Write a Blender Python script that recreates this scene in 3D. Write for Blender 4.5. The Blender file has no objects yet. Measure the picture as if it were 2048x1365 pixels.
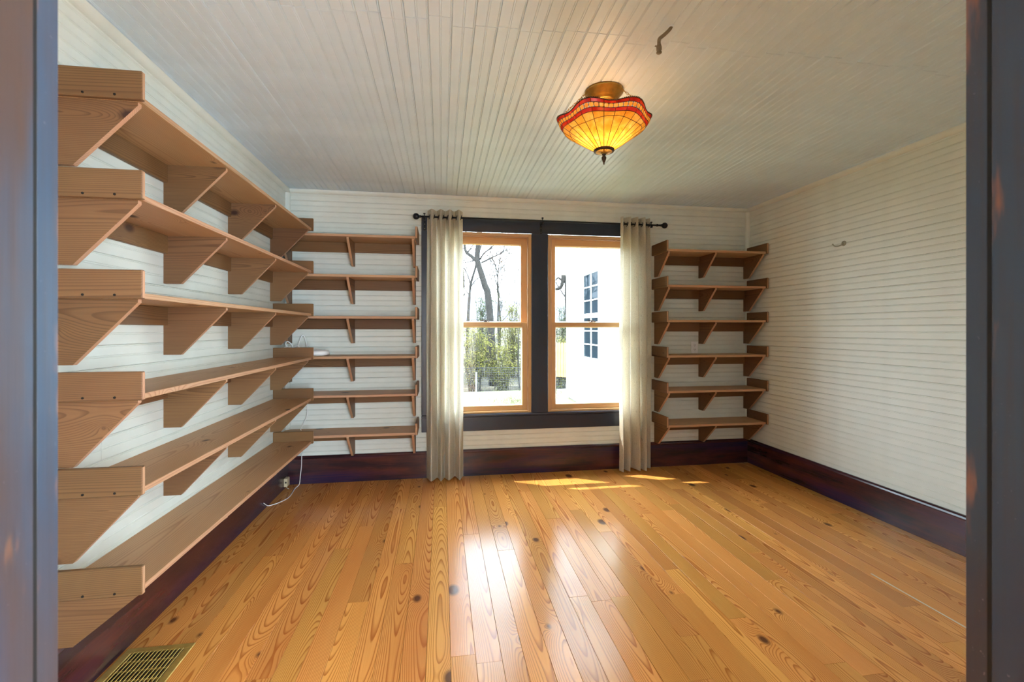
import bpy, bmesh, math, random
from mathutils import Vector, Matrix

random.seed(7)
R = math.radians
SC = bpy.context.scene
COL = SC.collection

# ------------------------------------------------------------------ camera, sky, sun, exposure
FPX, YAW, CY, ZC = 910.0, R(8.755), 659.26, 1.312
cam_d = bpy.data.cameras.new('camera'); cam = bpy.data.objects.new('camera', cam_d); COL.objects.link(cam)
cam_d.sensor_fit = 'HORIZONTAL'; cam_d.sensor_width = 36.0
cam_d.lens = FPX / 2048 * 36.0
cam_d.shift_y = -(682.5 - CY) / 2048
cam_d.dof.use_dof = True; cam_d.dof.focus_distance = 3.6; cam_d.dof.aperture_fstop = 8.0
cam_d.clip_start = 0.02; cam_d.clip_end = 500
cam.location = (0, 0, ZC); cam.rotation_euler = (R(90), 0, -YAW)
SC.camera = cam

world = bpy.data.worlds.new('sky'); SC.world = world; world.use_nodes = True
SKY = 7.0
bg = world.node_tree.nodes['Background']
bg.inputs[0].default_value = (0.72, 0.88, 1.02, 1); bg.inputs[1].default_value = SKY

sun_d = bpy.data.lights.new('sun', 'SUN'); sun = bpy.data.objects.new('sun', sun_d); COL.objects.link(sun)
sun_d.energy = 4.5; sun_d.angle = R(0.5); sun_d.color = (1.0, 0.93, 0.82)
SUNDIR = Vector((0.616, -0.35, -1.0)).normalized()
sun.rotation_euler = SUNDIR.to_track_quat('-Z', 'Y').to_euler(); sun.location = (-6, 12, 12)

def portal(name, loc, sx, sz, rx, rz=0.0):
    d = bpy.data.lights.new(name, 'AREA'); d.shape = 'RECTANGLE'; d.size = sx; d.size_y = sz
    d.cycles.is_portal = True
    o = bpy.data.objects.new(name, d); COL.objects.link(o); o.location = loc; o.rotation_euler = (rx, 0, rz)
portal('daylight_portal_west', (0.384, 4.235, 1.37), 0.80, 1.62, R(-90))
portal('daylight_portal_east', (1.389, 4.235, 1.37), 0.80, 1.62, R(-90))
portal('daylight_portal_hall_a', (1.875, -2.65, 1.285), 2.15, 2.33, R(90))
portal('daylight_portal_hall_b', (3.05, -1.15, 1.285), 2.6, 2.33, R(90), R(90))

vs = SC.view_settings
vs.view_transform = 'Standard'; vs.look = 'None'; vs.gamma = 1.0; vs.use_curve_mapping = False
vs.exposure = 2.4
SC.display_settings.display_device = 'sRGB'
SC.cycles.max_bounces = 12; SC.cycles.diffuse_bounces = 8; SC.cycles.glossy_bounces = 4
SC.cycles.transmission_bounces = 8; SC.cycles.transparent_max_bounces = 12
SC.cycles.sample_clamp_indirect = 8.0; SC.cycles.caustics_reflective = True; SC.cycles.caustics_refractive = False
SC.cycles.use_denoising = True

# ------------------------------------------------------------------ room measures
XL, XR, YB, YN, H = -1.301, 2.999, 4.10, 0.41, 2.5
BH, BT = 0.235, 0.022
DXL, DXR = -0.314, 0.586           # doorway

def at(u, v, y):
    """point of the plane y=const seen in the photograph's pixel (u, v)"""
    a, b = (u - 1024) / FPX, (CY - v) / FPX
    c, s = math.cos(YAW), math.sin(YAW)
    dx, dy = s + c * a, c - s * a
    k = y / dy
    return Vector((dx * k, y, ZC + b * k))

# ------------------------------------------------------------------ material helpers
def lin(r, g, b):
    f = lambda c: (c / 255 / 12.92) if c / 255 <= 0.04045 else ((c / 255 + 0.055) / 1.055) ** 2.4
    return (f(r), f(g), f(b), 1.0)

class NT:
    def __init__(s, name):
        s.m = bpy.data.materials.new(name); s.m.use_nodes = True
        s.t = s.m.node_tree; s.t.nodes.clear()
        s.out = s.t.nodes.new('ShaderNodeOutputMaterial')
    def n(s, kind, **kw):
        nd = s.t.nodes.new('ShaderNode' + kind)
        for k, v in kw.items(): setattr(nd, k, v)
        return nd
    def put(s, sock, v):
        if isinstance(v, bpy.types.NodeSocket): s.t.links.new(v, sock)
        elif v is not None: sock.default_value = v
    def math(s, op, a, b=None, c=None, clamp=False):
        nd = s.n('Math', operation=op); nd.use_clamp = clamp
        s.put(nd.inputs[0], a)
        if b is not None: s.put(nd.inputs[1], b)
        if c is not None: s.put(nd.inputs[2], c)
        return nd.outputs[0]
    def comb(s, x, y, z):
        nd = s.n('CombineXYZ'); s.put(nd.inputs[0], x); s.put(nd.inputs[1], y); s.put(nd.inputs[2], z)
        return nd.outputs[0]
    def sep(s, v):
        nd = s.n('SeparateXYZ'); s.put(nd.inputs[0], v); return nd.outputs
    def noise(s, vec, scale, detail=2.0, rough=0.5, dist=0.0):
        nd = s.n('TexNoise'); s.put(nd.inputs['Vector'], vec); nd.inputs['Scale'].default_value = scale
        nd.inputs['Detail'].default_value = detail; nd.inputs['Roughness'].default_value = rough
        nd.inputs['Distortion'].default_value = dist
        return nd.outputs['Fac']
    def ramp(s, fac, stops, interp='LINEAR'):
        nd = s.n('ValToRGB'); s.put(nd.inputs[0], fac); cr = nd.color_ramp; cr.interpolation = interp
        while len(cr.elements) < len(stops): cr.elements.new(0.5)
        for e, (p, c) in zip(cr.elements, stops):
            e.position = p; e.color = c if len(c) == 4 else (*c, 1)
        return nd.outputs[0]
    def mix(s, fac, a, b, mode='MIX'):
        nd = s.n('Mix', data_type='RGBA', blend_type=mode)
        s.put(nd.inputs[0], fac); s.put(nd.inputs[6], a); s.put(nd.inputs[7], b)
        return nd.outputs[2]
    def maprange(s, v, a, b, c=0.0, d=1.0):
        nd = s.n('MapRange'); nd.clamp = True
        s.put(nd.inputs[0], v); nd.inputs[1].default_value = a; nd.inputs[2].default_value = b
        nd.inputs[3].default_value = c; nd.inputs[4].default_value = d
        return nd.outputs[0]
    def coords(s):
        return s.n('TexCoord').outputs['Object']
    def rnd(s):
        return s.n('ObjectInfo').outputs['Random']
    def bump(s, h, strength=0.2, dist=0.01):
        nd = s.n('Bump'); nd.inputs['Strength'].default_value = strength; nd.inputs['Distance'].default_value = dist
        s.put(nd.inputs['Height'], h); return nd.outputs[0]
    def principled(s, color, rough=0.5, spec=0.5, metal=0.0, normal=None, coat=0.0, coat_rough=0.1):
        p = s.n('BsdfPrincipled')
        s.put(p.inputs['Base Color'], color); s.put(p.inputs['Roughness'], rough)
        s.put(p.inputs['Specular IOR Level'], spec); s.put(p.inputs['Metallic'], metal)
        p.inputs['Coat Weight'].default_value = coat; p.inputs['Coat Roughness'].default_value = coat_rough
        if normal is not None: s.put(p.inputs['Normal'], normal)
        s.t.links.new(p.outputs[0], s.out.inputs[0]); return p

def plain(name, color, rough=0.5, spec=0.5, metal=0.0, var=0.06, scale=30.0):
    t = NT(name); c = t.coords()
    f = t.noise(c, scale, 3)
    dark = tuple(x * (1 - var * 2) for x in color[:3]) + (1,)
    lite = tuple(min(1, x * (1 + var)) for x in color[:3]) + (1,)
    t.principled(t.ramp(f, [(0.3, dark), (0.7, lite)]), rough, spec, metal)
    return t.m

def wood(name, axis, early, late, knot, ringfreq=150.0, tint=0.25, rough=0.45, spec=0.4, knots=1.6, coat=0.0,
         coat_rough=0.1, wobble=0.16, wander=0.022, stain=None, streak=0.25, knotsize=0.016):
    """sawn wood: growth rings of a log cut lengthwise along the axis, with knots and fibre"""
    t = NT(name)
    x, y, z = t.sep(t.coords())
    a, b, c = {'x': (x, y, z), 'y': (y, x, z), 'z': (z, x, y)}[axis]
    rn = t.rnd()
    off = t.math('MULTIPLY', rn, 61.0)
    a2 = t.math('ADD', a, off)
    r2 = t.math('FRACT', t.math('MULTIPLY', rn, 17.31))
    # knots
    vv = t.n('TexVoronoi', voronoi_dimensions='2D'); vv.inputs['Scale'].default_value = knots
    bc = t.math('ADD', b, c)
    t.put(vv.inputs['Vector'], t.comb(t.math('MULTIPLY', a2, 0.62), t.math('ADD', bc, t.math('MULTIPLY', r2, 9.0)), 0.0))
    kd = t.math('DIVIDE', vv.outputs['Distance'], knots)
    ksz = t.math('MULTIPLY', t.sep(vv.outputs['Color'])[0], knotsize)
    kwarp = t.math('MULTIPLY', t.math('POWER', 2.718, t.math('MULTIPLY', kd, -26.0)), 0.05)
    # log centre and wander
    w1 = t.noise(t.comb(t.math('MULTIPLY', a2, 0.8), t.math('MULTIPLY', r2, 20.0), 0.0), 1.0, 2.0)
    w2 = t.noise(t.comb(t.math('MULTIPLY', a2, 0.9), t.math('MULTIPLY', b, 8.0), t.math('MULTIPLY', c, 9.0)), 1.0, 2.0)
    bb = t.math('ADD', b, t.math('MULTIPLY', t.math('SUBTRACT', r2, 0.5), 0.16))
    r3 = t.math('FRACT', t.math('MULTIPLY', rn, 29.7))
    slope = t.math('MULTIPLY', t.math('SUBTRACT', r3, 0.5), 0.085)
    cc = t.math('ADD', t.math('ADD', c, 0.035), t.math('ADD', t.math('MULTIPLY', w1, wobble * 0.5), t.math('MULTIPLY', a, slope)))
    rr = t.math('SQRT', t.math('ADD', t.math('MULTIPLY', bb, bb), t.math('MULTIPLY', cc, cc)))
    rr = t.math('ADD', rr, t.math('MULTIPLY', w2, wander))
    rr = t.math('ADD', rr, kwarp)
    ring = t.math('FRACT', t.math('MULTIPLY', rr, ringfreq))
    col = t.ramp(ring, [(0.0, early), (0.55, early), (0.88, late), (0.94, late), (1.0, early)])
    fib = t.noise(t.comb(t.math('MULTIPLY', a2, 5.0), t.math('MULTIPLY', b, 170.0), t.math('MULTIPLY', c, 170.0)), 1.0, 2.0)
    col = t.mix(t.math('MULTIPLY', fib, streak), col, late)
    big = t.noise(t.comb(t.math('MULTIPLY', a2, 0.7), t.math('MULTIPLY', b, 3.0), t.math('MULTIPLY', c, 3.0)), 1.5, 3.0)
    if stain: col = t.mix(t.maprange(big, 0.45, 0.75, 0.0, 0.55), col, stain)
    kmask = t.maprange(t.math('SUBTRACT', kd, ksz), -0.008, 0.007, 0.92, 0.0)
    col = t.mix(kmask, col, knot)
    val = t.math('ADD', 1.0 - tint / 2, t.math('MULTIPLY', t.math('FRACT', t.math('MULTIPLY', rn, 7.77)), tint))
    hs = t.n('HueSaturation'); t.put(hs.inputs['Value'], val)
    t.put(hs.inputs['Hue'], t.math('ADD', 0.494, t.math('MULTIPLY', t.math('FRACT', t.math('MULTIPLY', rn, 3.3)), 0.010)))
    t.put(hs.inputs['Color'], col)
    rg = t.math('ADD', rough - 0.05, t.math('MULTIPLY', big, 0.10))
    t.principled(hs.outputs[0], rg, spec, 0.0, t.bump(t.math('ADD', ring, fib), 0.06, 0.002), coat, coat_rough)
    return t.m

M = {}
M['cream'] = plain('cream_paint', lin(226, 230, 222), 0.5, 0.35, var=0.03, scale=5)
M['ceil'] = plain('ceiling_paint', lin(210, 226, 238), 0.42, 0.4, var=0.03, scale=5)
M['porch_dim'] = plain('porch_dim_brown', lin(74, 58, 44), 0.6, 0.3, var=0.1, scale=4)  # dark brown keeps bounce from the unseen porch end low
M['plaster'] = plain('hall_paint', lin(238, 238, 236), 0.7, 0.2, var=0.02, scale=2)
floor_args = dict(early=lin(226, 162, 86), late=lin(172, 104, 46), knot=lin(84, 50, 32), ringfreq=210, tint=0.34, wobble=0.07, wander=0.016,
                  rough=0.21, spec=0.20, knots=2.4, coat=0.0, coat_rough=0.11, stain=lin(190, 118, 52), streak=0.35, knotsize=0.030)
M['floor'] = wood('varnished_pine', 'y', **floor_args)
sh = dict(early=lin(133, 98, 63), late=lin(101, 71, 44), knot=lin(58, 34, 26), ringfreq=170, tint=0.34, rough=0.48, wobble=0.06, wander=0.008,
          spec=0.3, knots=2.4, stain=lin(108, 72, 46), streak=0.55, knotsize=0.022)
M['shelf_x'] = wood('stained_pine_x', 'x', **sh)
sb_ = dict(sh, early=lin(200, 162, 120), late=lin(168, 130, 92), stain=lin(170, 130, 92), ringfreq=120, tint=0.2, wobble=0.10)
M['board_x'] = wood('shelf_board_pine_x', 'x', **sb_)
M['board_y'] = wood('shelf_board_pine_y', 'y', **sb_)
M['shelf_y'] = wood('stained_pine_y', 'y', **sh)
ed = dict(early=lin(200, 160, 126), late=lin(174, 130, 98), knot=lin(120, 76, 56), ringfreq=200, tint=0.15, rough=0.55,
          spec=0.25, knots=1.0, streak=0.3, knotsize=0.008)
M['edge_x'] = wood('sawn_edge_x', 'x', **ed)
M['edge_y'] = wood('sawn_edge_y', 'y', **ed)
M['edge_z'] = wood('sawn_edge_z', 'z', **ed)
wn = dict(early=lin(222, 184, 132), late=lin(192, 144, 92), knot=lin(150, 96, 50), ringfreq=170, tint=0.12, rough=0.32,
          spec=0.4, knots=0.5, streak=0.35)
M['win_x'] = wood('window_pine_x', 'x', **wn)
M['win_z'] = wood('window_pine_z', 'z', **wn)

def dark_wood(name, axis, base, warm, cool, specks=0.6, rough=0.22, wear=0.0, wearcol=None):
    t = NT(name); v = t.coords(); x, y, z = t.sep(v)
    rn = t.math('MULTIPLY', t.rnd(), 23.0)
    a, b, c = {'x': (x, y, z), 'y': (y, x, z), 'z': (z, x, y)}[axis]
    av = t.comb(t.math('ADD', t.math('MULTIPLY', a, 1.0), rn), t.math('MULTIPLY', b, 6.0), t.math('MULTIPLY', c, 6.0))
    n1 = t.noise(av, 1.6, 4.0, 0.6); n2 = t.noise(av, 0.8, 3.0)
    col = t.mix(t.maprange(n1, 0.42, 0.62), base, warm)
    col = t.mix(t.maprange(n2, 0.48, 0.64, 0, 0.8), col, cool)
    st = t.noise(t.comb(t.math('MULTIPLY', a, 4.0), t.math('MULTIPLY', b, 130.0), t.math('MULTIPLY', c, 130.0)), 1.0, 2.0)
    col = t.mix(t.maprange(st, 0.5, 0.8, 0, 0.5), col, warm)
    if wear:
        wv = t.noise(t.comb(t.math('MULTIPLY', a, 2.2), t.math('MULTIPLY', b, 14.0), t.math('MULTIPLY', c, 14.0)), 1.0, 5.0, 0.65)
        col = t.mix(t.maprange(wv, 0.56, 0.70, 0, wear), col, wearcol)
    sp = t.noise(v, 190.0, 2.0, 0.7); cl = t.noise(v, 5.0, 2.0)
    m = t.math('MULTIPLY', t.maprange(sp, 0.70, 0.76), t.maprange(cl, 0.42, 0.65))
    col = t.mix(t.math('MULTIPLY', m, specks), col, lin(170, 160, 160))
    t.principled(col, rough, 0.5, 0.0, t.bump(t.math('ADD', st, n1), 0.10, 0.003))
    return t.m
dk = dict(base=lin(46, 28, 34), warm=lin(92, 44, 38), cool=lin(26, 28, 66))  # navy cool patches paint the sky's blue reflection into the varnish
M['dark_x'] = dark_wood('dark_varnish_x', 'x', **dk)
M['dark_y'] = dark_wood('dark_varnish_y', 'y', **dk)
cs = dict(base=lin(40, 48, 63), warm=lin(50, 44, 54), cool=lin(34, 48, 68), specks=0.3, rough=0.28)
M['casing_x'] = dark_wood('casing_stain_x', 'x', **cs)
M['casing_z'] = dark_wood('casing_stain_z', 'z', **cs)
M['jamb_z'] = dark_wood('door_jamb_varnish', 'z', base=lin(36, 47, 60), warm=lin(48, 37, 33), cool=lin(28, 48, 68), specks=0.4,
                        rough=0.34, wear=0.8, wearcol=lin(146, 92, 46))
M['iron'] = plain('black_iron', lin(22, 26, 34), 0.35, 0.5, 0.3)
M['screw'] = plain('dull_screw', lin(46, 38, 34), 0.4, 0.5, 0.6)
M['brass'] = plain('aged_brass', lin(176, 140, 66), 0.36, 0.5, 0.8, 0.15, 40)
M['vent'] = plain('brass_enamel', lin(182, 152, 78), 0.38, 0.5, 0.45, 0.12, 25)
M['bronze'] = plain('dark_bronze', lin(70, 50, 36), 0.4, 0.5, 0.6)
M['lead'] = plain('lead_came', lin(70, 44, 26), 0.5, 0.4, 0.4)
M['white_plastic'] = plain('white_plastic', lin(246, 246, 246), 0.35, 0.5, 0, 0.02)
M['beige_plastic'] = plain('beige_plastic', lin(206, 190, 156), 0.45, 0.4, 0, 0.04)
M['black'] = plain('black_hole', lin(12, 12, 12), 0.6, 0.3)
M['steel'] = plain('painted_steel', lin(120, 112, 96), 0.45, 0.5, 0.2, 0.12, 60)
M['nickel'] = plain('cream_enamel_hook', lin(170, 168, 150), 0.3, 0.5, 0.5)

def glass_mat():
    t = NT('window_glass')
    tr = t.n('BsdfTransparent'); tr.inputs[0].default_value = (0.72, 0.73, 0.73, 1)
    gl = t.n('BsdfGlossy'); gl.inputs['Roughness'].default_value = 0.01
    lw = t.n('LayerWeight')
    fac = t.math('ADD', 0.02, t.math('MULTIPLY', t.math('POWER', lw.outputs['Facing'], 5.0), 0.5))
    mx = t.n('MixShader'); t.put(mx.inputs[0], fac)
    t.t.links.new(tr.outputs[0], mx.inputs[1]); t.t.links.new(gl.outputs[0], mx.inputs[2])
    t.t.links.new(mx.outputs[0], t.out.inputs[0]); return t.m
M['glass'] = glass_mat()

def art_glass(name, c1, c2, c3):
    t = NT(name); v = t.coords()
    rn = t.rnd()
    f = t.noise(t.comb(*[t.math('ADD', q, t.math('MULTIPLY', rn, 5.0)) for q in t.sep(v)]), 16.0, 3.0, 0.6, 0.8)
    col = t.ramp(f, [(0.32, c1), (0.52, c2), (0.72, c3)])
    d = t.n('BsdfDiffuse'); l = t.n('BsdfTranslucent'); g = t.n('BsdfGlossy'); g.inputs['Roughness'].default_value = 0.15
    t.put(d.inputs[0], col); t.put(l.inputs[0], col)
    m1 = t.n('MixShader'); m1.inputs[0].default_value = 0.65
    t.t.links.new(d.outputs[0], m1.inputs[1]); t.t.links.new(l.outputs[0], m1.inputs[2])
    m2 = t.n('MixShader'); m2.inputs[0].default_value = 0.05
    t.t.links.new(m1.outputs[0], m2.inputs[1]); t.t.links.new(g.outputs[0], m2.inputs[2])
    t.t.links.new(m2.outputs[0], t.out.inputs[0]); return t.m
M['amber'] = art_glass('amber_glass', lin(226, 150, 44), lin(240, 178, 70), lin(248, 206, 116))
M['red'] = art_glass('red_glass', lin(130, 16, 12), lin(186, 36, 20), lin(214, 80, 40))
M['gold'] = art_glass('gold_disc_glass', lin(216, 140, 40), lin(232, 166, 64), lin(238, 190, 100))

def emit(name, col, st):
    t = NT(name); e = t.n('Emission'); e.inputs[0].default_value = col; e.inputs[1].default_value = st
    t.t.links.new(e.outputs[0], t.out.inputs[0]); return t.m
M['bulb'] = emit('lit_bulb', (1.0, 0.66, 0.36, 1), 8.5)

def cloth_mat():
    t = NT('linen_curtain'); v = t.coords(); x, y, z = t.sep(v)
    uv = t.n('UVMap'); uv.uv_map = 'UVMap'
    u, w, _ = t.sep(uv.outputs[0])
    dash = t.noise(t.comb(t.math('MULTIPLY', u, 220.0), t.math('MULTIPLY', w, 26.0), 0.0), 1.0, 2.0, 0.6)
    band = t.noise(t.comb(t.math('MULTIPLY', u, 34.0), 0.0, 3.0), 1.0, 1.0)
    m = t.math('MULTIPLY', t.maprange(dash, 0.58, 0.68), t.maprange(band, 0.46, 0.6))
    wv = t.noise(t.comb(t.math('MULTIPLY', u, 120.0), t.math('MULTIPLY', w, 160.0), 0.0), 1.0, 2.0)
    base = t.ramp(wv, [(0.3, lin(208, 200, 180)), (0.7, lin(234, 228, 212))])
    col = t.mix(t.math('MULTIPLY', m, 0.75), base, lin(112, 104, 92))
    d = t.n('BsdfDiffuse'); l = t.n('BsdfTranslucent')
    t.put(d.inputs[0], col); t.put(l.inputs[0], col)
    m1 = t.n('MixShader'); m1.inputs[0].default_value = 0.42
    t.t.links.new(d.outputs[0], m1.inputs[1]); t.t.links.new(l.outputs[0], m1.inputs[2])
    t.t.links.new(m1.outputs[0], t.out.inputs[0]); return t.m
M['cloth'] = cloth_mat()
# outdoors
M['siding'] = plain('white_siding', lin(236, 236, 232), 0.6, 0.3, var=0.02, scale=4)
M['picket'] = plain('cedar_picket', lin(168, 128, 76), 0.7, 0.2, var=0.10, scale=6)
M['bark'] = plain('grey_bark', lin(46, 43, 40), 0.9, 0.1, var=0.25, scale=14)
M['twig'] = plain('pale_twig', lin(66, 62, 54), 0.9, 0.1, var=0.2, scale=6)
M['wire'] = plain('fence_wire', lin(70, 72, 76), 0.5, 0.4, 0.5)
M['post'] = plain('fence_post', lin(150, 154, 154), 0.6, 0.3)
M['grass'] = plain('spring_grass', lin(104, 106, 76), 0.9, 0.1, var=0.25, scale=1.2)
M['scrub'] = plain('leaf_litter', lin(78, 74, 64), 0.95, 0.1, var=0.25, scale=0.8)
M['hill'] = plain('bare_woods_hill', lin(92, 92, 98), 0.95, 0.05, var=0.2, scale=0.5)
M['stone'] = plain('foundation_grey', lin(120, 116, 110), 0.9, 0.1)
def leaf_mat(name, c1, c2):
    t = NT(name); f = t.noise(t.coords(), 3.0, 3.0)
    col = t.ramp(f, [(0.35, c1), (0.65, c2)])
    d = t.n('BsdfDiffuse'); l = t.n('BsdfTranslucent'); t.put(d.inputs[0], col); t.put(l.inputs[0], col)
    m1 = t.n('MixShader'); m1.inputs[0].default_value = 0.4
    t.t.links.new(d.outputs[0], m1.inputs[1]); t.t.links.new(l.outputs[0], m1.inputs[2])
    t.t.links.new(m1.outputs[0], t.out.inputs[0]); return t.m
M['leaf_y'] = leaf_mat('young_leaf', lin(84, 86, 42), lin(116, 110, 62))
M['leaf_g'] = leaf_mat('evergreen_leaf', lin(52, 62, 42), lin(80, 86, 60))
def dark_glass():
    t = NT('house_window_glass')
    d = t.n('BsdfDiffuse'); d.inputs[0].default_value = lin(24, 32, 38); g = t.n('BsdfGlossy'); g.inputs['Roughness'].default_value = 0.02
    m1 = t.n('MixShader'); m1.inputs[0].default_value = 0.03
    t.t.links.new(d.outputs[0], m1.inputs[1]); t.t.links.new(g.outputs[0], m1.inputs[2])
    t.t.links.new(m1.outputs[0], t.out.inputs[0]); return t.m
M['dglass'] = dark_glass()

# ------------------------------------------------------------------ mesh helpers
def link(name, me, parent=None, loc=(0, 0, 0)):
    o = bpy.data.objects.new(name, me); COL.objects.link(o)
    o.location = loc
    if parent is not None: o.parent = parent
    return o

def wloc(o):
    p = Vector(o.location)
    while o.parent is not None:
        o = o.parent; p = p + Vector(o.location)
    return p

def mesh(name, verts, faces, mats, parent=None, idx=None, smooth=False, origin=None):
    """verts in world space; the object's origin goes to their box centre; parents are never rotated"""
    vs_ = [Vector(v) for v in verts]
    if origin is None:
        lo = Vector((min(v.x for v in vs_), min(v.y for v in vs_), min(v.z for v in vs_)))
        hi = Vector((max(v.x for v in vs_), max(v.y for v in vs_), max(v.z for v in vs_)))
        origin = (lo + hi) / 2
    origin = Vector(origin)
    me = bpy.data.meshes.new(name)
    me.from_pydata([v - origin for v in vs_], [], faces)
    if not isinstance(mats, (list, tuple)): mats = [mats]
    for m in mats: me.materials.append(m)
    if idx is not None:
        for p, i in zip(me.polygons, idx): p.material_index = i
    if smooth:
        for p in me.polygons: p.use_smooth = True
    me.update()
    loc = origin if parent is None else origin - wloc(parent)
    return link(name, me, parent, loc)

def box_data(lo, hi, bev=0.0):
    (x0, y0, z0), (x1, y1, z1) = lo, hi
    if bev <= 0:
        v = [(x0, y0, z0), (x1, y0, z0), (x1, y1, z0), (x0, y1, z0), (x0, y0, z1), (x1, y0, z1), (x1, y1, z1), (x0, y1, z1)]
        f = [(0, 3, 2, 1), (4, 5, 6, 7), (0, 1, 5, 4), (1, 2, 6, 5), (2, 3, 7, 6), (3, 0, 4, 7)]
        return v, f
    b = min(bev, (x1 - x0) * .45, (y1 - y0) * .45, (z1 - z0) * .45)
    v = []; ids = {}
    for i, (xa, sx) in enumerate(((x0, 1), (x1, -1))):
        for j, (ya, sy) in enumerate(((y0, 1), (y1, -1))):
            for k, (za, sz) in enumerate(((z0, 1), (z1, -1))):
                for a in range(3):
                    p = [xa + sx * b, ya + sy * b, za + sz * b]
                    p[a] = (xa, ya, za)[a]
                    ids[i, j, k, a] = len(v); v.append(tuple(p))
    f = []
    for a in range(3):                       # big faces
        for s in (0, 1):
            q = [(0, 0), (1, 0), (1, 1), (0, 1)]
            r = []
            for p, w in q:
                key = [0, 0, 0]; key[a] = s; key[(a + 1) % 3] = p; key[(a + 2) % 3] = w
                r.append(ids[tuple(key) + (a,)])
            f.append(tuple(r if s else r[::-1]))
    for a in range(3):                       # edges along axis a
        bx, cx = (a + 1) % 3, (a + 2) % 3
        for p in (0, 1):
            for w in (0, 1):
                k0 = [0, 0, 0]; k0[bx] = p; k0[cx] = w
                k1 = list(k0); k1[a] = 1
                r = [ids[tuple(k0) + (bx,)], ids[tuple(k1) + (bx,)], ids[tuple(k1) + (cx,)], ids[tuple(k0) + (cx,)]]
                f.append(tuple(r if (p ^ w) else r[::-1]))
    for i in (0, 1):
        for j in (0, 1):
            for k in (0, 1):
                r = [ids[i, j, k, 0], ids[i, j, k, 1], ids[i, j, k, 2]]
                f.append(tuple(r if (i + j + k) % 2 else r[::-1]))
    return v, f

def box(name, lo, hi, mat, parent=None, bev=0.0, idx_fn=None):
    v, f = box_data(lo, hi, bev)
    idx = None
    if idx_fn:
        idx = []
        for q in f:
            p = [Vector(v[i]) for i in q]
            n = (p[1] - p[0]).cross(p[2] - p[1]); n.normalize()
            idx.append(idx_fn(n, sum(p, Vector()) / len(p)))
    return mesh(name, v, f, mat, parent, idx)

class MB:
    """gathers several shapes into the mesh of ONE part"""
    def __init__(s): s.v = []; s.f = []; s.i = []
    def add(s, v, f, i=0):
        o = len(s.v); s.v += [tuple(q) for q in v]; s.f += [tuple(o + k for k in q) for q in f]; s.i += [i] * len(f); return s
    def box(s, lo, hi, bev=0.0, i=0): return s.add(*box_data(lo, hi, bev), i)
    def obj(s, name, mat, parent=None, smooth=False): return mesh(name, s.v, s.f, mat, parent, s.i, smooth)

def tube_data(pts, rad, n=8, cap=True):
    pts = [Vector(p) for p in pts]; m = len(pts)
    if not isinstance(rad, (list, tuple)): rad = [rad] * m
    v = []; f = []
    t0 = (pts[1] - pts[0]).normalized()
    u = t0.orthogonal().normalized()
    for i in range(m):
        t = (pts[min(i + 1, m - 1)] - pts[max(i - 1, 0)])
        t = t.normalized() if t.length > 1e-9 else t0
        u = (u - t * u.dot(t))
        u = u.normalized() if u.length > 1e-6 else t.orthogonal().normalized()
        w = t.cross(u)
        for k in range(n):
            a = 2 * math.pi * k / n
            v.append(pts[i] + (u * math.cos(a) + w * math.sin(a)) * rad[i])
    for i in range(m - 1):
        for k in range(n):
            a, b = i * n + k, i * n + (k + 1) % n
            f.append((a, b, b + n, a + n))
    if cap:
        f.append(tuple(range(n))[::-1]); f.append(tuple(range((m - 1) * n, m * n)))
    return v, f

def smooth_pts(p, k=6):
    p = [Vector(q) for q in p]; out = []
    for i in range(len(p) - 1):
        a, b, c, d = p[max(i - 1, 0)], p[i], p[i + 1], p[min(i + 2, len(p) - 1)]
        for j in range(k):
            t = j / k
            out.append(0.5 * (2 * b + (c - a) * t + (2 * a - 5 * b + 4 * c - d) * t * t + (3 * b - a - 3 * c + d) * t ** 3))
    out.append(p[-1]); return out

def lathe_data(c, prof, n=24, axis='z'):
    v = []; f = []; m = len(prof)
    for r, h in prof:
        for k in range(n):
            a = 2 * math.pi * k / n; p, q = r * math.cos(a), r * math.sin(a)
            if axis == 'z': v.append((c[0] + p, c[1] + q, c[2] + h))
            elif axis == 'x': v.append((c[0] + h, c[1] + p, c[2] + q))
            else: v.append((c[0] + q, c[1] + h, c[2] + p))
    for i in range(m - 1):
        for k in range(n):
            a, b = i * n + k, i * n + (k + 1) % n
            f.append((a, b, b + n, a + n))
    if prof[0][0] > 1e-5: f.append(tuple(range(n))[::-1])
    if prof[-1][0] > 1e-5: f.append(tuple(range((m - 1) * n, m * n)))
    return v, f

def prism_data(poly, lo, hi, axis):
    """poly in the two other axes (order x,y,z without axis), extruded from lo to hi along axis"""
    n = len(poly); v = []
    for h in (lo, hi):
        for a, b in poly:
            v.append({'x': (h, a, b), 'y': (a, h, b), 'z': (a, b, h)}[axis])
    f = [tuple(range(n)), tuple(range(n, 2 * n))[::-1]]
    for k in range(n): f.append((k, k + n, (k + 1) % n + n, (k + 1) % n))
    ar = sum(poly[i][0] * poly[(i + 1) % n][1] - poly[(i + 1) % n][0] * poly[i][1] for i in range(n))
    flip = (ar > 0) ^ (axis == 'y')
    if flip: f = [q[::-1] for q in f]
    return v, f

def tag(o, label=None, cat=None, group=None, kind=None):
    if label: o['label'] = label
    if cat: o['category'] = cat
    if group: o['group'] = group
    if kind: o['kind'] = kind
    return o

def thing(name, loc, label, cat, group=None, kind=None):
    o = bpy.data.objects.new(name, None); COL.objects.link(o); o.location = loc; o.empty_display_size = 0.1
    return tag(o, label, cat, group, kind)

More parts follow.
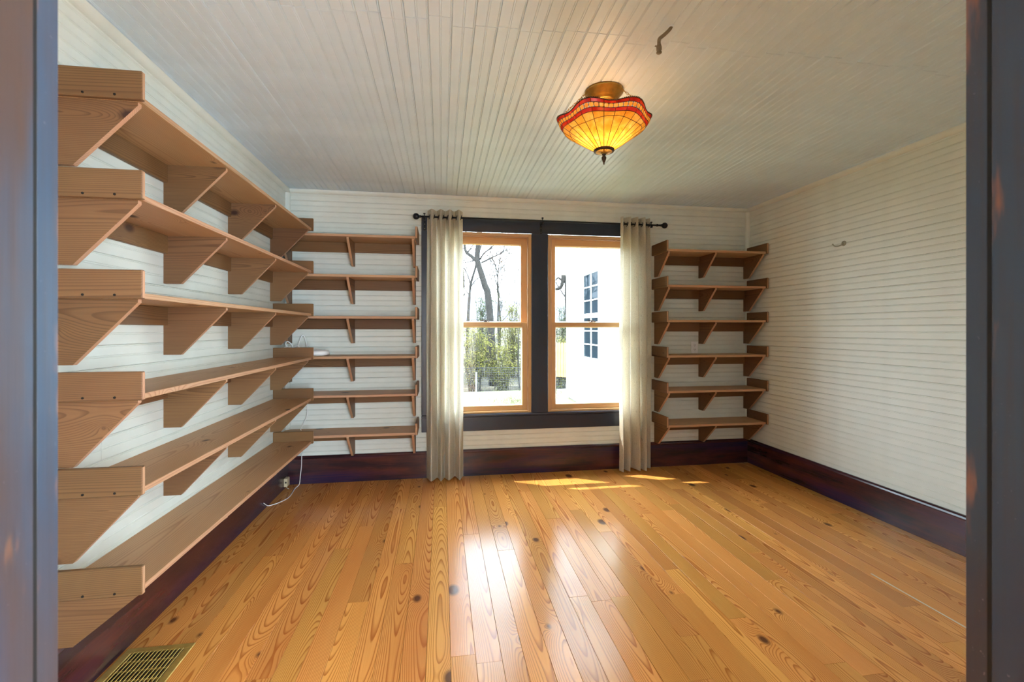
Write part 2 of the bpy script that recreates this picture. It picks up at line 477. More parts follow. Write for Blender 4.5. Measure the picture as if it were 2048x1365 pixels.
# ------------------------------------------------------------------ room shell
BW = 0.0893                                     # face width of a bead board
def bead_profile(w, full=True):
    g = 0.0026; q = []
    q += [(0.0004, -0.014), (0.0004, -0.0036), (g, 0.0)]
    if full:
        m = w / 2
        q += [(m - 0.0052, 0.0), (m - 0.0038, -0.0028), (m - 0.0022, -0.0006), (m, 0.0), (m + 0.0022, -0.0006), (m + 0.0038, -0.0028), (m + 0.0052, 0.0)]
        q += [(w - 0.0078, 0.0), (w - 0.0064, -0.0026), (w - 0.0050, 0.0)]
    q += [(w - g, 0.0), (w - 0.0004, -0.0036), (w - 0.0004, -0.014)]
    return q

def plank(parent, mat, L0, L1, p0, w, to_world, full=True):
    pr = bead_profile(w, full); n = len(pr)
    v = [to_world(L, p0 + a, b) for L in (L0, L1) for a, b in pr]
    f = [(k, k + 1, k + 1 + n, k + n) for k in range(n - 1)] + [(n - 1, 0, n, 2 * n - 1)]
    f += [tuple(range(n))[::-1], tuple(range(n, 2 * n))]
    a, b, c = Vector(v[0]), Vector(v[1]), Vector(v[n])
    # make the room-side faces look into the room
    k = 3
    p = [Vector(v[i]) for i in f[2]]
    nn = (p[1] - p[0]).cross(p[2] - p[1])
    room = Vector(to_world(L0, p0, 1.0)) - Vector(to_world(L0, p0, 0.0))
    if nn.dot(room) < 0: f = [q[::-1] for q in f]
    return mesh('plank', v, f, mat, parent)

TH = 0.15
def wall(name, lo, hi, label):
    return tag(box(name, lo, hi, M['cream']), label, 'wall', kind='structure')
wl = wall('wall_left', (XL - TH, YN, 0), (XL - 0.012, YB + TH, H), 'long cream beadboard wall carrying the deep shelves with four brackets')
wr = wall('wall_right', (XR + 0.012, YN, 0), (XR + TH, YB + TH, H), 'bare cream beadboard wall with one small coat hook')
# window wall: four backing blocks around the double window opening
OX0, OX1, OZ0, OZ1 = -0.075, 1.845, 0.515, 2.222
mb = MB()
mb.box((XL - 0.012, YB + 0.012, 0), (OX0, YB + TH, H)); mb.box((OX1, YB + 0.012, 0), (XR + 0.012, YB + TH, H))
mb.box((OX0, YB + 0.012, 0), (OX1, YB + TH, OZ0)); mb.box((OX0, YB + 0.012, OZ1), (OX1, YB + TH, H))
mb.box((0.83, YB + 0.012, OZ0), (0.945, YB + TH, OZ1))
wb = tag(mb.obj('wall_back', M['cream']), 'cream beadboard wall around the double window', 'wall', kind='structure')

rows = int(H / BW) + 1
for i in range(rows):
    z0 = i * BW; w = min(BW, H - z0 - 0.001)
    if w < 0.02: continue
    full = w > 0.08
    if z0 + w < BH - 0.02: continue
    jl = {9: 1.98, 14: 2.45, 6: 1.9, 20: 2.9, 24: 3.1}.get(i)      # a few butt joints of the side wall
    segs = [(YN, YB)] if jl is None else [(YN, jl - 0.0015), (jl + 0.0015, YB)]
    for a, b in segs: plank(wl, M['cream'], a, b, z0, w, lambda L, p, q: (XL + q, L, p), full)
    plank(wr, M['cream'], YN, YB, z0, w, lambda L, p, q: (XR - q, L, p), full)
    tw = lambda L, p, q: (L, YB - q, p)
    if z0 + w <= OZ0 or z0 >= OZ1: plank(wb, M['cream'], XL, XR, z0, w, tw, full)
    else:
        plank(wb, M['cream'], XL, OX0, z0, w, tw, full); plank(wb, M['cream'], OX1, XR, z0, w, tw, full)
        if z0 < OZ0: plank(wb, M['cream'], OX0, OX1, z0, OZ0 - z0, tw, False)
        if z0 + w > OZ1: plank(wb, M['cream'], OX0, OX1, OZ1, z0 + w - OZ1, tw, False)

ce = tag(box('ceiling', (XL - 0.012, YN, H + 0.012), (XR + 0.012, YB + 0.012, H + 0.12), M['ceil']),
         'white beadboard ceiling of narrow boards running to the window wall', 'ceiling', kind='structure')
nb = int((XR - XL) / BW) + 1
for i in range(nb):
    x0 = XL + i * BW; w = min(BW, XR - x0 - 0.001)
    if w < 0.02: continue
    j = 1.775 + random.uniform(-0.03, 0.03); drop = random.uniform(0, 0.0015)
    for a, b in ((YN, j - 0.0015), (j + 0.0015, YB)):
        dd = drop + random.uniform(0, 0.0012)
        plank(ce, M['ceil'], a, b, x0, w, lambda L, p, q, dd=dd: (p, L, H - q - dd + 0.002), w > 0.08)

# floor boards
fl = tag(box('floor', (XL - 0.012, YN - 0.14, -0.12), (XR + 0.012, YB + 0.012, -0.022), M['black']),
         'varnished orange pine floor of narrow boards with knots', 'floor', kind='structure')
def floor_board(x0, x1, y0, y1, dz):
    g = 0.0006; c = 0.0006
    p = [(x0 + g, -0.02), (x1 - g, -0.02), (x1 - g, dz - c), (x1 - g - c, dz), (x0 + g + c, dz), (x0 + g, dz - c)]
    v, f = prism_data(p, y0 + g, y1 - g, 'y')
    mesh('floor_plank', v, f, M['floor'], fl)
x = XL
k = 0
while x < XR - 0.01:
    w = random.uniform(0.088, 0.104)
    if x + w > XR - 0.03: w = XR - x
    gap = 0.0
    if abs(x + w - 2.91) < 0.05: gap = 0.007
    cuts = [YN - 0.12]
    y = YN + random.uniform(0.2, 1.6)
    while y < YB - 0.35:
        cuts.append(y); y += random.uniform(0.9, 2.6)
    cuts.append(YB)
    for a, b in zip(cuts, cuts[1:]): floor_board(x, x + w - gap, a, b, random.uniform(-0.0005, 0.0003))
    x += w

box('filler_strip', (2.272, 1.30, 0.0), (2.281, 2.12, 0.0008), M['beige_plastic'], fl)
# baseboards (board, top bead, shoe)
def bb(name, run, label):
    # run: function (L, out, z) -> world, L0, L1
    fn, L0, L1, mat = run
    root = thing(name, fn((L0 + L1) / 2, 0, 0), label, 'baseboard', kind='structure')
    def ext(nm, poly):
        n = len(poly)
        v = [fn(L, a, b) for L in (L0, L1) for a, b in poly]
        f = [(q, (q + 1) % n, (q + 1) % n + n, q + n) for q in range(n)] + [tuple(range(n))[::-1], tuple(range(n, 2 * n))]
        bmn = Vector(v[0]); o = mesh(nm, v, f, mat, root)
        bm = bmesh.new(); bm.from_mesh(o.data); bmesh.ops.recalc_face_normals(bm, faces=bm.faces); bm.to_mesh(o.data); bm.free()
    ext('board', [(0, 0.001), (BT, 0.001), (BT, BH - 0.026), (0, BH - 0.026)])
    ext('cap', [(0, BH - 0.026), (BT, BH - 0.026), (BT + 0.002, BH - 0.018), (BT - 0.002, BH - 0.008), (BT - 0.010, BH), (0, BH)])
    return root
bb('baseboard_left', (lambda L, o, z: (XL + o, L, z), YN + 0.02, YB, M['dark_y']), 'tall dark varnished baseboard below the deep side wall shelves')
bb('baseboard_right', (lambda L, o, z: (XR - o, L, z), YN + 0.02, YB, M['dark_y']), 'tall dark varnished baseboard along the bare wall')
bb('baseboard_back', (lambda L, o, z: (L, YB - o, z), XL + BT, XR - BT, M['dark_x']), 'tall dark varnished baseboard under the double window')

# quarter-round trims
def quarter(name, fn, L0, L1, r, label):
    poly = [(0, 0)] + [(r * math.cos(a * R(15)), r * math.sin(a * R(15))) for a in range(7)]
    n = len(poly); v = [fn(L, a, b) for L in (L0, L1) for a, b in poly]
    f = [(q, (q + 1) % n, (q + 1) % n + n, q + n) for q in range(n)] + [tuple(range(n))[::-1], tuple(range(n, 2 * n))]
    o = mesh(name, v, f, M['cream'])
    bm = bmesh.new(); bm.from_mesh(o.data); bmesh.ops.recalc_face_normals(bm, faces=bm.faces); bm.to_mesh(o.data); bm.free()
    tag(o, label, 'trim', kind='structure')
q = 0.032
quarter('trim_1', lambda L, a, b: (XL + a, L, H - b), YN, YB, q, 'white quarter round where the shelved side wall meets the ceiling')
quarter('trim_2', lambda L, a, b: (XR - a, L, H - b), YN, YB, q, 'white quarter round where the bare wall meets the ceiling')
quarter('trim_3', lambda L, a, b: (L, YB - a, H - b), XL + q, XR - q, q, 'white quarter round above the double window')
quarter('trim_4', lambda L, a, b: (XL + a, YB - b, L), BH, H - q, q, 'white corner bead behind the ends of the deep shelves')
quarter('trim_5', lambda L, a, b: (XR - a, YB - b, L), BH, H - q, q, 'white corner bead beside the short shelves and bare wall')

# near wall with the doorway the picture is taken through
mb = MB()
mb.box((XL - TH, YN - 0.14, 0), (DXL - 0.02, YN, H)); mb.box((DXR + 0.02, YN - 0.14, 0), (XR + TH, YN, H))
mb.box((DXL - 0.02, YN - 0.14, 2.05), (DXR + 0.02, YN, H))
tag(mb.obj('wall_front', M['cream']), 'cream wall with the dark framed doorway', 'wall', kind='structure')
dr = thing('door_1', ((DXL + DXR) / 2, YN, 0), 'worn dark varnished frame of the open doorway', 'door frame', kind='structure')
for s, xj in ((-1, DXL), (1, DXR)):
    a, b = sorted((xj, xj + s * 0.02))
    box('jamb', (a, YN - 0.145, 0), (b, YN - 0.0036, 2.05), M['jamb_z'], dr, 0.0004)
    a, b = sorted((xj + s * 0.0012, xj + s * 0.019)); box('seam_shade', (a, YN - 0.0035, 0), (b, YN + 0.0012, 2.05), M['black'], dr)  # black strip stands in for the shade inside the open joint
    a, b = sorted((xj + s * 0.0018, xj + s * 0.13))
    box('casing', (a, YN + 0.0013, 0), (b, YN + 0.0225, 2.18), M['jamb_z'], dr, 0.0008)
    box('casing', (a, YN - 0.17, 0), (b, YN - 0.1455, 2.18), M['jamb_z'], dr, 0.003)
box('head_jamb', (DXL, YN - 0.145, 2.03), (DXR, YN - 0.0016, 2.05), M['jamb_z'], dr, 0.001)
box('head_casing', (DXL, YN + 0.0006, 2.05), (DXR, YN + 0.0225, 2.18), M['jamb_z'], dr, 0.003)

# unseen porch added behind the camera; its openings give fill light
HX0, HX1, HY0 = -2.2, 3.0, -2.6
hy1 = YN - 0.14
def hall(name, lo, hi, label, cat, mat='plaster'):
    tag(box(name, lo, hi, M[mat]), label, cat, kind='structure')
def hall_wall(name, axis, c0, c1, a0, a1, o0, o1, label):
    """pale porch wall between a0..a1 with a wide fill-light opening o0..o1 above a low sill"""
    mb = MB()
    for p, q_, z0, z1 in ((a0, o0, 0, H), (o1, a1, 0, H), (o0, o1, 0, 0.12), (o0, o1, 2.45, H)):
        if axis == 'x': mb.box((p, c0, z0), (q_, c1, z1))
        else: mb.box((c0, p, z0), (c1, q_, z1))
    tag(mb.obj(name, M['plaster']), label, 'wall', kind='structure')
hall('wall_hall_left', (HX0 - 0.1, HY0, 0), (HX0, hy1, H), 'unseen brown wall added to dim one end of the porch', 'wall', 'porch_dim')  # dark wall added to keep light off the facing door jamb
hall_wall('wall_hall_right', 'y', HX1, HX1 + 0.1, HY0, hy1, HY0 + 0.1, hy1 - 0.12, 'unseen pale porch wall with a wide opening added for fill light')
hall_wall('wall_hall_back', 'x', HY0 - 0.1, HY0, HX0 - 0.1, HX1 + 0.1, 0.8, HX1 - 0.05, 'unseen pale porch wall, its opening added to send light through the doorway')
hall('floor_hall', (HX0 - 0.1, HY0 - 0.1, -0.1), (HX1 + 0.1, hy1, 0.0), 'plain wooden hall floor before the doorway', 'floor', 'floor')
hall('ceiling_hall', (HX0 - 0.1, HY0 - 0.1, H), (HX1 + 0.1, hy1, H + 0.1), 'plain white hall ceiling before the doorway', 'ceiling')

# ------------------------------------------------------------------ double window
WZ0, WZ1 = 0.55, 2.187
CYF = YB - 0.022
wc = thing('trim_6', (0.887, YB, 0), 'dark stained casing, stool and apron around the double window', 'window casing', kind='structure')
box('side_casing', (-0.178, CYF, 0.552), (-0.036, YB - 0.0005, WZ1), M['casing_z'], wc, 0.003)
box('side_casing', (1.806, CYF, 0.552), (1.952, YB - 0.0005, WZ1), M['casing_z'], wc, 0.003)
box('mullion_casing', (0.811, CYF, 0.552), (0.964, YB + 0.10, WZ1), M['casing_z'], wc, 0.003)
box('head_casing', (-0.178, CYF - 0.002, WZ1 + 0.001), (1.952, YB - 0.0005, 2.302), M['casing_x'], wc, 0.003)
box('apron', (-0.178, CYF, 0.403), (1.952, YB - 0.0005, 0.528), M['casing_x'], wc, 0.003)
box('stool', (-0.178, CYF - 0.012, 0.529), (1.952, YB + 0.03, 0.551), M['casing_x'], wc, 0.004)

def ring_frame(name, x0, x1, z0, z1, y0, y1, wl_, wr_, wt, wb_, parent, ch=0.008):
    """a sash: stiles and rails with a chamfered glazing edge, one mesh"""
    mb = MB()
    ix0, ix1, iz0, iz1 = x0 + wl_, x1 - wr_, z0 + wb_, z1 - wt
    mb.box((x0, y0, z0), (ix0, y1, z1), 0.002, 1); mb.box((ix1, y0, z0), (x1, y1, z1), 0.002, 1)
    mb.box((ix0, y0 + 0.0008, z0 + 0.0005), (ix1, y1, iz0), 0.002, 0); mb.box((ix0, y0 + 0.0008, iz1), (ix1, y1, z1 - 0.0005), 0.002, 0)
    for a, b, c, d, ax in ((ix0, ix1, iz0, 1, 'h'), (ix0, ix1, iz1, -1, 'h')):
        poly = [(y0 + 0.004, c), (y1, c), (y1 - 0.010, c + d * ch)]
        mb.add(*prism_data(poly, a, b, 'x'), 0)
    for a, d in ((ix0, 1), (ix1, -1)):
        v, f = prism_data([(a, y0 + 0.004), (a, y1), (a + d * ch, y1 - 0.010)], iz0, iz1, 'z'); mb.add(v, f, 1)
    return mb.obj(name, [M['win_x'], M['win_z']], parent), (ix0, ix1, iz0, iz1)

def window(name, x0, x1, label, lockx):
    root = thing(name, ((x0 + x1) / 2, YB, WZ0), label, 'window', kind='structure')
    jt = 0.028
    y0, y1 = YB - 0.005, YB + 0.118
    box('side_jamb', (x0, y0, WZ0), (x0 + jt, y1, WZ1), M['win_z'], root, 0.002)
    box('side_jamb', (x1 - jt, y0, WZ0), (x1, y1, WZ1), M['win_z'], root, 0.002)
    box('head_jamb', (x0 + jt, y0, WZ1 - jt), (x1 - jt, y1, WZ1), M['win_x'], root, 0.002)
    box('sill', (x0 + jt, y0, WZ0 + 0.002), (x1 - jt, y1, WZ0 + 0.020), M['win_x'], root, 0.002)
    # pale stop strips standing in front of the sashes
    for xa in (x0 + jt, x1 - jt - 0.010): box('stop', (xa, y0 + 0.004, WZ0 + 0.02), (xa + 0.010, y0 + 0.018, WZ1 - jt), M['edge_z'], root, 0.002)
    box('stop', (x0 + jt + 0.010, y0 + 0.004, WZ1 - jt - 0.010), (x1 - jt - 0.010, y0 + 0.018, WZ1 - jt), M['edge_x'], root, 0.002)
    a, b = x0 + jt + 0.001, x1 - jt - 0.001
    ls, g = ring_frame('lower_sash', a, b, WZ0 + 0.0205, 1.378, YB + 0.020, YB + 0.054, 0.052, 0.052, 0.042, 0.046, root)
    box('pane', (g[0] - 0.008, YB + 0.044, g[2] - 0.008), (g[1] + 0.008, YB + 0.048, g[3] + 0.008), M['glass'], ls)
    us, g = ring_frame('upper_sash', a, b, 1.338, WZ1 - jt - 0.001, YB + 0.060, YB + 0.094, 0.058, 0.058, 0.062, 0.040, root)
    box('pane', (g[0] - 0.008, YB + 0.084, g[2] - 0.008), (g[1] + 0.008, YB + 0.088, g[3] + 0.008), M['glass'], us)
    # sash lock: base, cam and lever
    mb = MB(); z = 1.379
    mb.add(*lathe_data((lockx, YB + 0.038, z), [(0.018, 0), (0.018, 0.006), (0.010, 0.012), (0.009, 0.016)], 12))
    mb.add(*tube_data(smooth_pts([(lockx - 0.045, YB + 0.030, z + 0.012), (lockx - 0.02, YB + 0.028, z + 0.017), (lockx + 0.01, YB + 0.036, z + 0.015), (lockx + 0.04, YB + 0.046, z + 0.004)]), [0.004] * 19, 6))
    mb.box((lockx - 0.03, YB + 0.030, z), (lockx + 0.03, YB + 0.048, z + 0.004))
    mb.obj('sash_lock', M['bronze'], root)
    return root
window('window_1', -0.036, 0.811, 'pine double-hung window looking out on the bare trees and wire fence', 0.39)
window('window_2', 0.964, 1.806, 'pine double-hung window looking out on the white clapboard wing', 1.40)

# ------------------------------------------------------------------ curtain rod and curtains
RZ, RY = 2.288, YB - 0.095
rod = thing('curtain_rod', (0.9, RY, RZ), 'thin black curtain rod with ball ends above the double window', 'curtain rod')
mesh('rod', *tube_data([(-0.185, RY, RZ), (2.01, RY, RZ)], 0.008, 10), M['iron'], rod, smooth=True)
def finial(x, s):
    pr = [(0.009, 0.0), (0.013, 0.004), (0.013, 0.010), (0.009, 0.014)]
    if s > 0: pr += [(0.008, 0.04), (0.012, 0.044), (0.012, 0.052), (0.008, 0.056)]
    h0 = pr[-1][1]
    pr += [(0.028 * math.sin(R(a)), h0 + 0.026 - 0.028 * math.cos(R(a))) for a in range(22, 181, 14)]
    v, f = lathe_data((x, RY, RZ), [(r, s * h) for r, h in pr], 16, 'x')
    o = mesh('finial', v, f, M['iron'], rod, smooth=True)
finial(-0.180, -1); finial(1.985, 1)
for bx in (-0.150, 0.895, 1.935):
    mb = MB()
    mb.box((bx - 0.010, YB - 0.030 if bx == 0.895 else YB - 0.026, RZ - 0.105), (bx + 0.010, YB - 0.0242 if bx == 0.895 else YB - 0.0222, RZ + 0.012), 0.001)
    mb.box((bx - 0.007, RY + 0.004, RZ - 0.020), (bx + 0.007, YB - 0.024, RZ - 0.010), 0.001)
    mb.add(*tube_data([(bx - 0.008, RY + 0.0, RZ - 0.012), (bx + 0.008, RY, RZ - 0.012)], 0.014, 10))
    mb.add(*tube_data([(bx, RY, RZ + 0.004), (bx, RY, RZ + 0.026)], 0.004, 8))
    mb.add(*lathe_data((bx, RY, RZ + 0.022), [(0.009, 0), (0.010, 0.004), (0.009, 0.008)], 10))
    br = mb.obj('bracket', M['iron'], rod)
    for dz in (-0.05, -0.088):
        v, f = lathe_data((bx, YB - 0.030, RZ + dz), [(0.0005, -0.003), (0.004, -0.002), (0.005, 0.0)], 8, 'y')
        mesh('screw', v, f, M['steel'], br)

def curtain(name, x0, x1, folds, phase, flare, label, seed, waist):
    rnd = random.Random(seed)
    root = thing(name, ((x0 + x1) / 2, RY, 0.012), label, 'curtain', 'curtains on the black rod')
    NS, NZ = folds * 18, 30
    ztop, zbot = RZ + 0.062, 0.012
    jit = [rnd.uniform(-0.25, 0.25) for _ in range(folds + 2)]
    amp = [rnd.uniform(0.8, 1.2) for _ in range(2 * folds + 3)]
    def pt(s, zz):
        k = (ztop - zz) / (ztop - zbot)
        ph = s * folds
        i = int(ph)
        A = 0.040 + 0.010 * k
        A *= amp[min(int(ph * 2), len(amp) - 1)] * (1 - math.exp(-0)) if False else 1.0
        a = 2 * math.pi * (ph + 0.10 * k * math.sin(3.1 * s * folds + seed) + phase)
        sx = s + 0.028 * math.sin(2 * a) / folds * (1 - 0.3 * k) + 0.02 * k * math.sin(5 * s + seed) 
        y = RY + A * math.sin(a) * (1 + 0.12 * k * math.sin(7 * s + seed)) - 0.012 * k
        mid = (x0 + x1) / 2; half = (x1 - x0) / 2
        wd = 1 + flare * k + waist * math.sin(math.pi * min(1, k * 1.15)) 
        x = mid + (sx - 0.5) * 2 * half * wd
        return x, min(y, YB - 0.034), zz
    def sheet(za, zb, nz, off=0.0):
        v = []; f = []; uv = []
        for j in range(nz + 1):
            zz = za + (zb - za) * j / nz
            for i in range(NS + 1):
                s = i / NS
                p = pt(s, zz)
                hem = 0.004 * math.sin(9 * s + seed) if j == 0 else 0.0
                v.append((p[0], p[1] + off, p[2] + hem)); uv.append((s * 1.3 + seed * 3.1, zz))
        for j in range(nz):
            for i in range(NS):
                a = j * (NS + 1) + i
                f.append((a, a + 1, a + NS + 2, a + NS + 1))
        return v, f, uv
    def put(nm, za, zb, nz, off=0.0):
        v, f, uv = sheet(za, zb, nz, off)
        o = mesh(nm, v, f, M['cloth'], root, smooth=True)
        ul = o.data.uv_layers.new(name='UVMap')
        for lp in o.data.loops: ul.data[lp.index].uv = uv[lp.vertex_index]
        return o
    put('panel', zbot, ztop, NZ)
    put('header_hem', RZ - 0.095, ztop - 0.001, 5, 0.0025)
    put('bottom_hem', zbot + 0.004, zbot + 0.09, 3, 0.0025)
    # grommets where the folds cross the rod
    last = None
    for i in range(600):
        s = i / 599; p = pt(s, RZ)
        sg = p[1] - RY
        if last is not None and last * sg < 0:
            n = 14; pts = []
            for k in range(n + 1):
                a = 2 * math.pi * k / n
                pts.append((p[0] + 0.004 * math.sin(a), RY + 0.019 * math.cos(a), RZ + 0.019 * math.sin(a)))
            mesh('grommet', *tube_data(pts, 0.0035, 6, False), M['iron'], root, smooth=True)
        last = sg
    return root
curtain('window_curtain', -0.128, 0.180, 4, 0.20, 0.06, 'cream flecked linen curtain hanging before the fence view', 1, 0.03)
curtain('window_curtain', 1.628, 1.915, 4, 0.55, 0.04, 'cream flecked linen curtain hanging before the clapboard wing view', 4, 0.06)

# ------------------------------------------------------------------ shelves
SD, EB, EH, ST = 0.285, 0.298, 0.097, 0.020
def edge_idx(front):
    return lambda n, c: 1 if n.dot(front) > 0.9 else 0
_br = {}
def bracket_mesh(axis, h):
    """triangular-cut bracket; local origin at wall, top; axis = direction it projects"""
    key = (axis, round(h, 3))
    if key in _br: return _br[key]
    d = 0.272; t = 0.0095; bwid = 0.075
    poly = [(0.0, 0.0), (d, 0.0), (d, -0.012), (bwid, -h), (0.0, -h)]
    if axis == '+x':
        v, f = prism_data(poly, -t, t, 'y')
    else:
        v, f = prism_data([(-a, b) for a, b in poly], -t, t, 'x')
    me = bpy.data.meshes.new('bracket')
    me.from_pydata([Vector(p) for p in v], [], f)
    me.materials.append(M['shelf_x'] if axis == '+x' else M['shelf_y']); me.materials.append(M['edge_x'] if axis == '+x' else M['edge_y'])
    for p in me.polygons:
        n = p.normal
        if axis == '+x': side = abs(n.y) > 0.9
        else: side = abs(n.x) > 0.9
        p.material_index = 0 if side else 1
    me.update(); _br[key] = me; return me

def screws(eb, pts, ax):
    for p in pts:
        v, f = lathe_data(p, [(0.0045, 0.0), (0.004, -0.0012), (0.001, -0.0006)], 8, ax)
        mesh('screw', v, f, M['screw'], eb)

ordw = ['lowest', 'second lowest', 'third lowest', 'third from the top', 'second from the top', 'topmost']
# side wall: deep shelves on four brackets
zs = [0.412, 0.750, 1.072, 1.417, 1.755, 2.091]
Y0, Y1 = 1.712, 3.80
for i, z in enumerate(zs):
    root = thing('wall_shelf', (XL, (Y0 + Y1) / 2, z), '%s of the six long four-bracket shelves on the side wall' % ordw[i], 'shelf', 'long shelves on the side wall')
    x0 = XL + 0.0005
    box('shelf_board', (x0, Y0 + 0.0195, z), (XL + SD, Y1 - 0.0195, z + ST), [M['board_y'], M['edge_y']], root, 0.0015, edge_idx(Vector((1, 0, 0))))
    for ye, s in ((Y0, 1), (Y1 - 0.019, -1)):
        eb = box('end_board', (x0, ye, z - 0.001), (XL + EB, ye + 0.019, z + EH), [M['shelf_x'], M['edge_z']], root, 0.003, edge_idx(Vector((1, 0, 0))))
        if s > 0: screws(eb, [(XL + 0.12, ye, z + 0.011), (XL + 0.215, ye, z + 0.011)], 'y')
    box('cleat', (x0, Y0 + 0.045, z - 0.0855), (XL + 0.0195, Y1 - 0.05, z - 0.0005), [M['shelf_y'], M['edge_y']], root, 0.002)
    for yb in (Y0 + 0.032, 2.385, 3.04, 3.735):
        link('bracket', bracket_mesh('+x', 0.225 if i else 0.168), root, (0.0005, yb - (Y0 + Y1) / 2, -0.0005))

def back_shelves(xa, xb, brx, zs, what, group):
    for i, z in enumerate(zs):
        root = thing('wall_shelf', ((xa + xb) / 2, YB, z), '%s of the six %s' % (ordw[i], what), 'shelf', group)
        y1 = YB - 0.0005
        left_end = xa > 0
        xs0 = xa + 0.0195 if left_end else xa + 0.0005
        box('shelf_board', (xs0, YB - SD, z), (xb - 0.0195, y1, z + ST), [M['board_x'], M['edge_x']], root, 0.0015, edge_idx(Vector((0, -1, 0))))
        ends = ([xa] if left_end else []) + [xb - 0.019]
        for xe in ends:
            eb = box('end_board', (xe, YB - EB, z - 0.001), (xe + 0.019, y1, z + EH), [M['shelf_y'], M['edge_z']], root, 0.003, edge_idx(Vector((0, -1, 0))))
        box('cleat', (xs0 + 0.02, YB - 0.0195, z - 0.0855), (xb - 0.04, y1, z - 0.0005), [M['shelf_x'], M['edge_x']], root, 0.002)
        for bx in brx:
            link('bracket', bracket_mesh('-y', 0.205 if z - 0.206 > BH else z - BH - 0.001), root, (bx - (xa + xb) / 2, -0.0005, -0.0005))
back_shelves(XL, -0.198, (-1.265, -0.752, -0.236), [0.444, 0.764, 1.075, 1.399, 1.735, 2.059], 'brown shelves between side wall and window', 'shelves between the side wall and the window')
back_shelves(1.982, XR - 0.008, (2.018, 2.476, 2.955), [0.430, 0.739, 1.058, 1.378, 1.693, 2.015], 'short brown shelves between window and bare wall', 'short shelves beside the bare wall')

# ------------------------------------------------------------------ ceiling lamp
LX, LY = 0.799, 2.174
lamp = thing('ceiling_lamp', (LX, LY, H), 'stained glass bowl lamp lit in amber with a red scalloped rim on the ceiling', 'ceiling lamp')
v, f = lathe_data((LX, LY, H), [(0.094, 0.0005), (0.096, -0.006), (0.093, -0.012), (0.084, -0.018), (0.078, -0.030), (0.066, -0.042), (0.060, -0.046), (0.058, -0.052), (0.048, -0.055), (0.02, -0.056), (0.014, -0.064)], 40)
mesh('canopy', v, f, M['brass'], lamp, smooth=True)
PH0 = R(-90) + YAW * 0 + R(-20)
def facing(phi):            # phi = 0 looks back towards the doorway, positive to the bare wall
    base = math.atan2(-LY, -LX)
    return base + phi
NSEC = 24
def shade(t, phi):
    # t 0 at the bottom ring, 1 at the rim
    if t < 0.74:
        k = t / 0.74; r = 0.049 + (0.200 - 0.049) * k; z = 2.207 + (2.312 - 2.207) * k
    else:
        k = (t - 0.74) / 0.26; r = 0.200 + 0.034 * k - 0.012 * k * k; z = 2.312 + 0.046 * k
    w = t * t * t
    lob = math.cos(6 * (phi - R(40)))
    r += 0.011 * w * lob; z += 0.008 * w * lob
    a = facing(phi)
    return Vector((LX + r * math.cos(a), LY + r * math.sin(a), z))
def pane(name, t0f, t1f, ph0, ph1, mat, nt=4, npn=3, gap=0.0):
    v = []; f = []
    for i in range(nt + 1):
        for j in range(npn + 1):
            ph = ph0 + (ph1 - ph0) * j / npn
            a, b = t0f(ph), t1f(ph)
            v.append(shade(a + (b - a) * i / nt, ph))
    for i in range(nt):
        for j in range(npn):
            q = i * (npn + 1) + j
            f.append((q, q + 1, q + npn + 2, q + npn + 1))
    return mesh(name, v, f, mat, lamp, smooth=True)
def wave(ph):               # curved lead line crossing the amber panels
    return 0.60 + 0.055 * math.sin(3 * ph + 0.6) * math.cos(2 * ph)
c0 = lambda v_: (lambda ph: v_)
for s in range(NSEC):
    p0, p1 = 2 * math.pi * s / NSEC, 2 * math.pi * (s + 1) / NSEC
    pane('amber_panel', c0(0.0), wave, p0, p1, M['amber'], 5, 3)
    pane('amber_panel', wave, c0(0.735), p0, p1, M['amber'], 2, 3)
    pane('red_panel', c0(0.735), c0(0.815), p0, p1, M['red'], 1, 3)
    pane('red_panel', c0(0.915), c0(0.995), p0, p1, M['red'], 1, 3)
NDISC = 60
for s in range(NDISC):
    ph = 2 * math.pi * (s + 0.5) / NDISC
    c = shade(0.865, ph); du = (shade(0.90, ph) - shade(0.83, ph)).normalized(); dv = (shade(0.865, ph + 0.02) - shade(0.865, ph - 0.02)).normalized()
    nn = du.cross(dv).normalized()
    if nn.dot(c - Vector((LX, LY, 2.35))) < 0: nn = -nn
    rr = 0.0105; n = 10
    v = [c + nn * 0.003] + [c + (du * math.cos(2 * math.pi * k / n) + dv * math.sin(2 * math.pi * k / n)) * rr for k in range(n)]
    f = [(0, 1 + k, 1 + (k + 1) % n) for k in range(n)]
    mesh('glass_disc', v, f, M['gold'], lamp, smooth=True)
mb = MB()
for s in range(NSEC):
    ph = 2 * math.pi * s / NSEC
    mb.add(*tube_data([shade(0.8 * k / 10, ph) for k in range(11)], 0.0014, 5))
    mb.add(*tube_data([shade(0.915 + 0.08 * k / 3, ph) for k in range(4)], 0.0014, 5))
def ringline(tf, r_, n=144): mb.add(*tube_data([shade(tf(2 * math.pi * k / n), 2 * math.pi * k / n) for k in range(n + 1)], r_, 5, False))
ringline(wave, 0.0013); ringline(c0(0.735), 0.0015); ringline(c0(0.815), 0.0015); ringline(c0(0.915), 0.0015); ringline(c0(1.0), 0.0024)
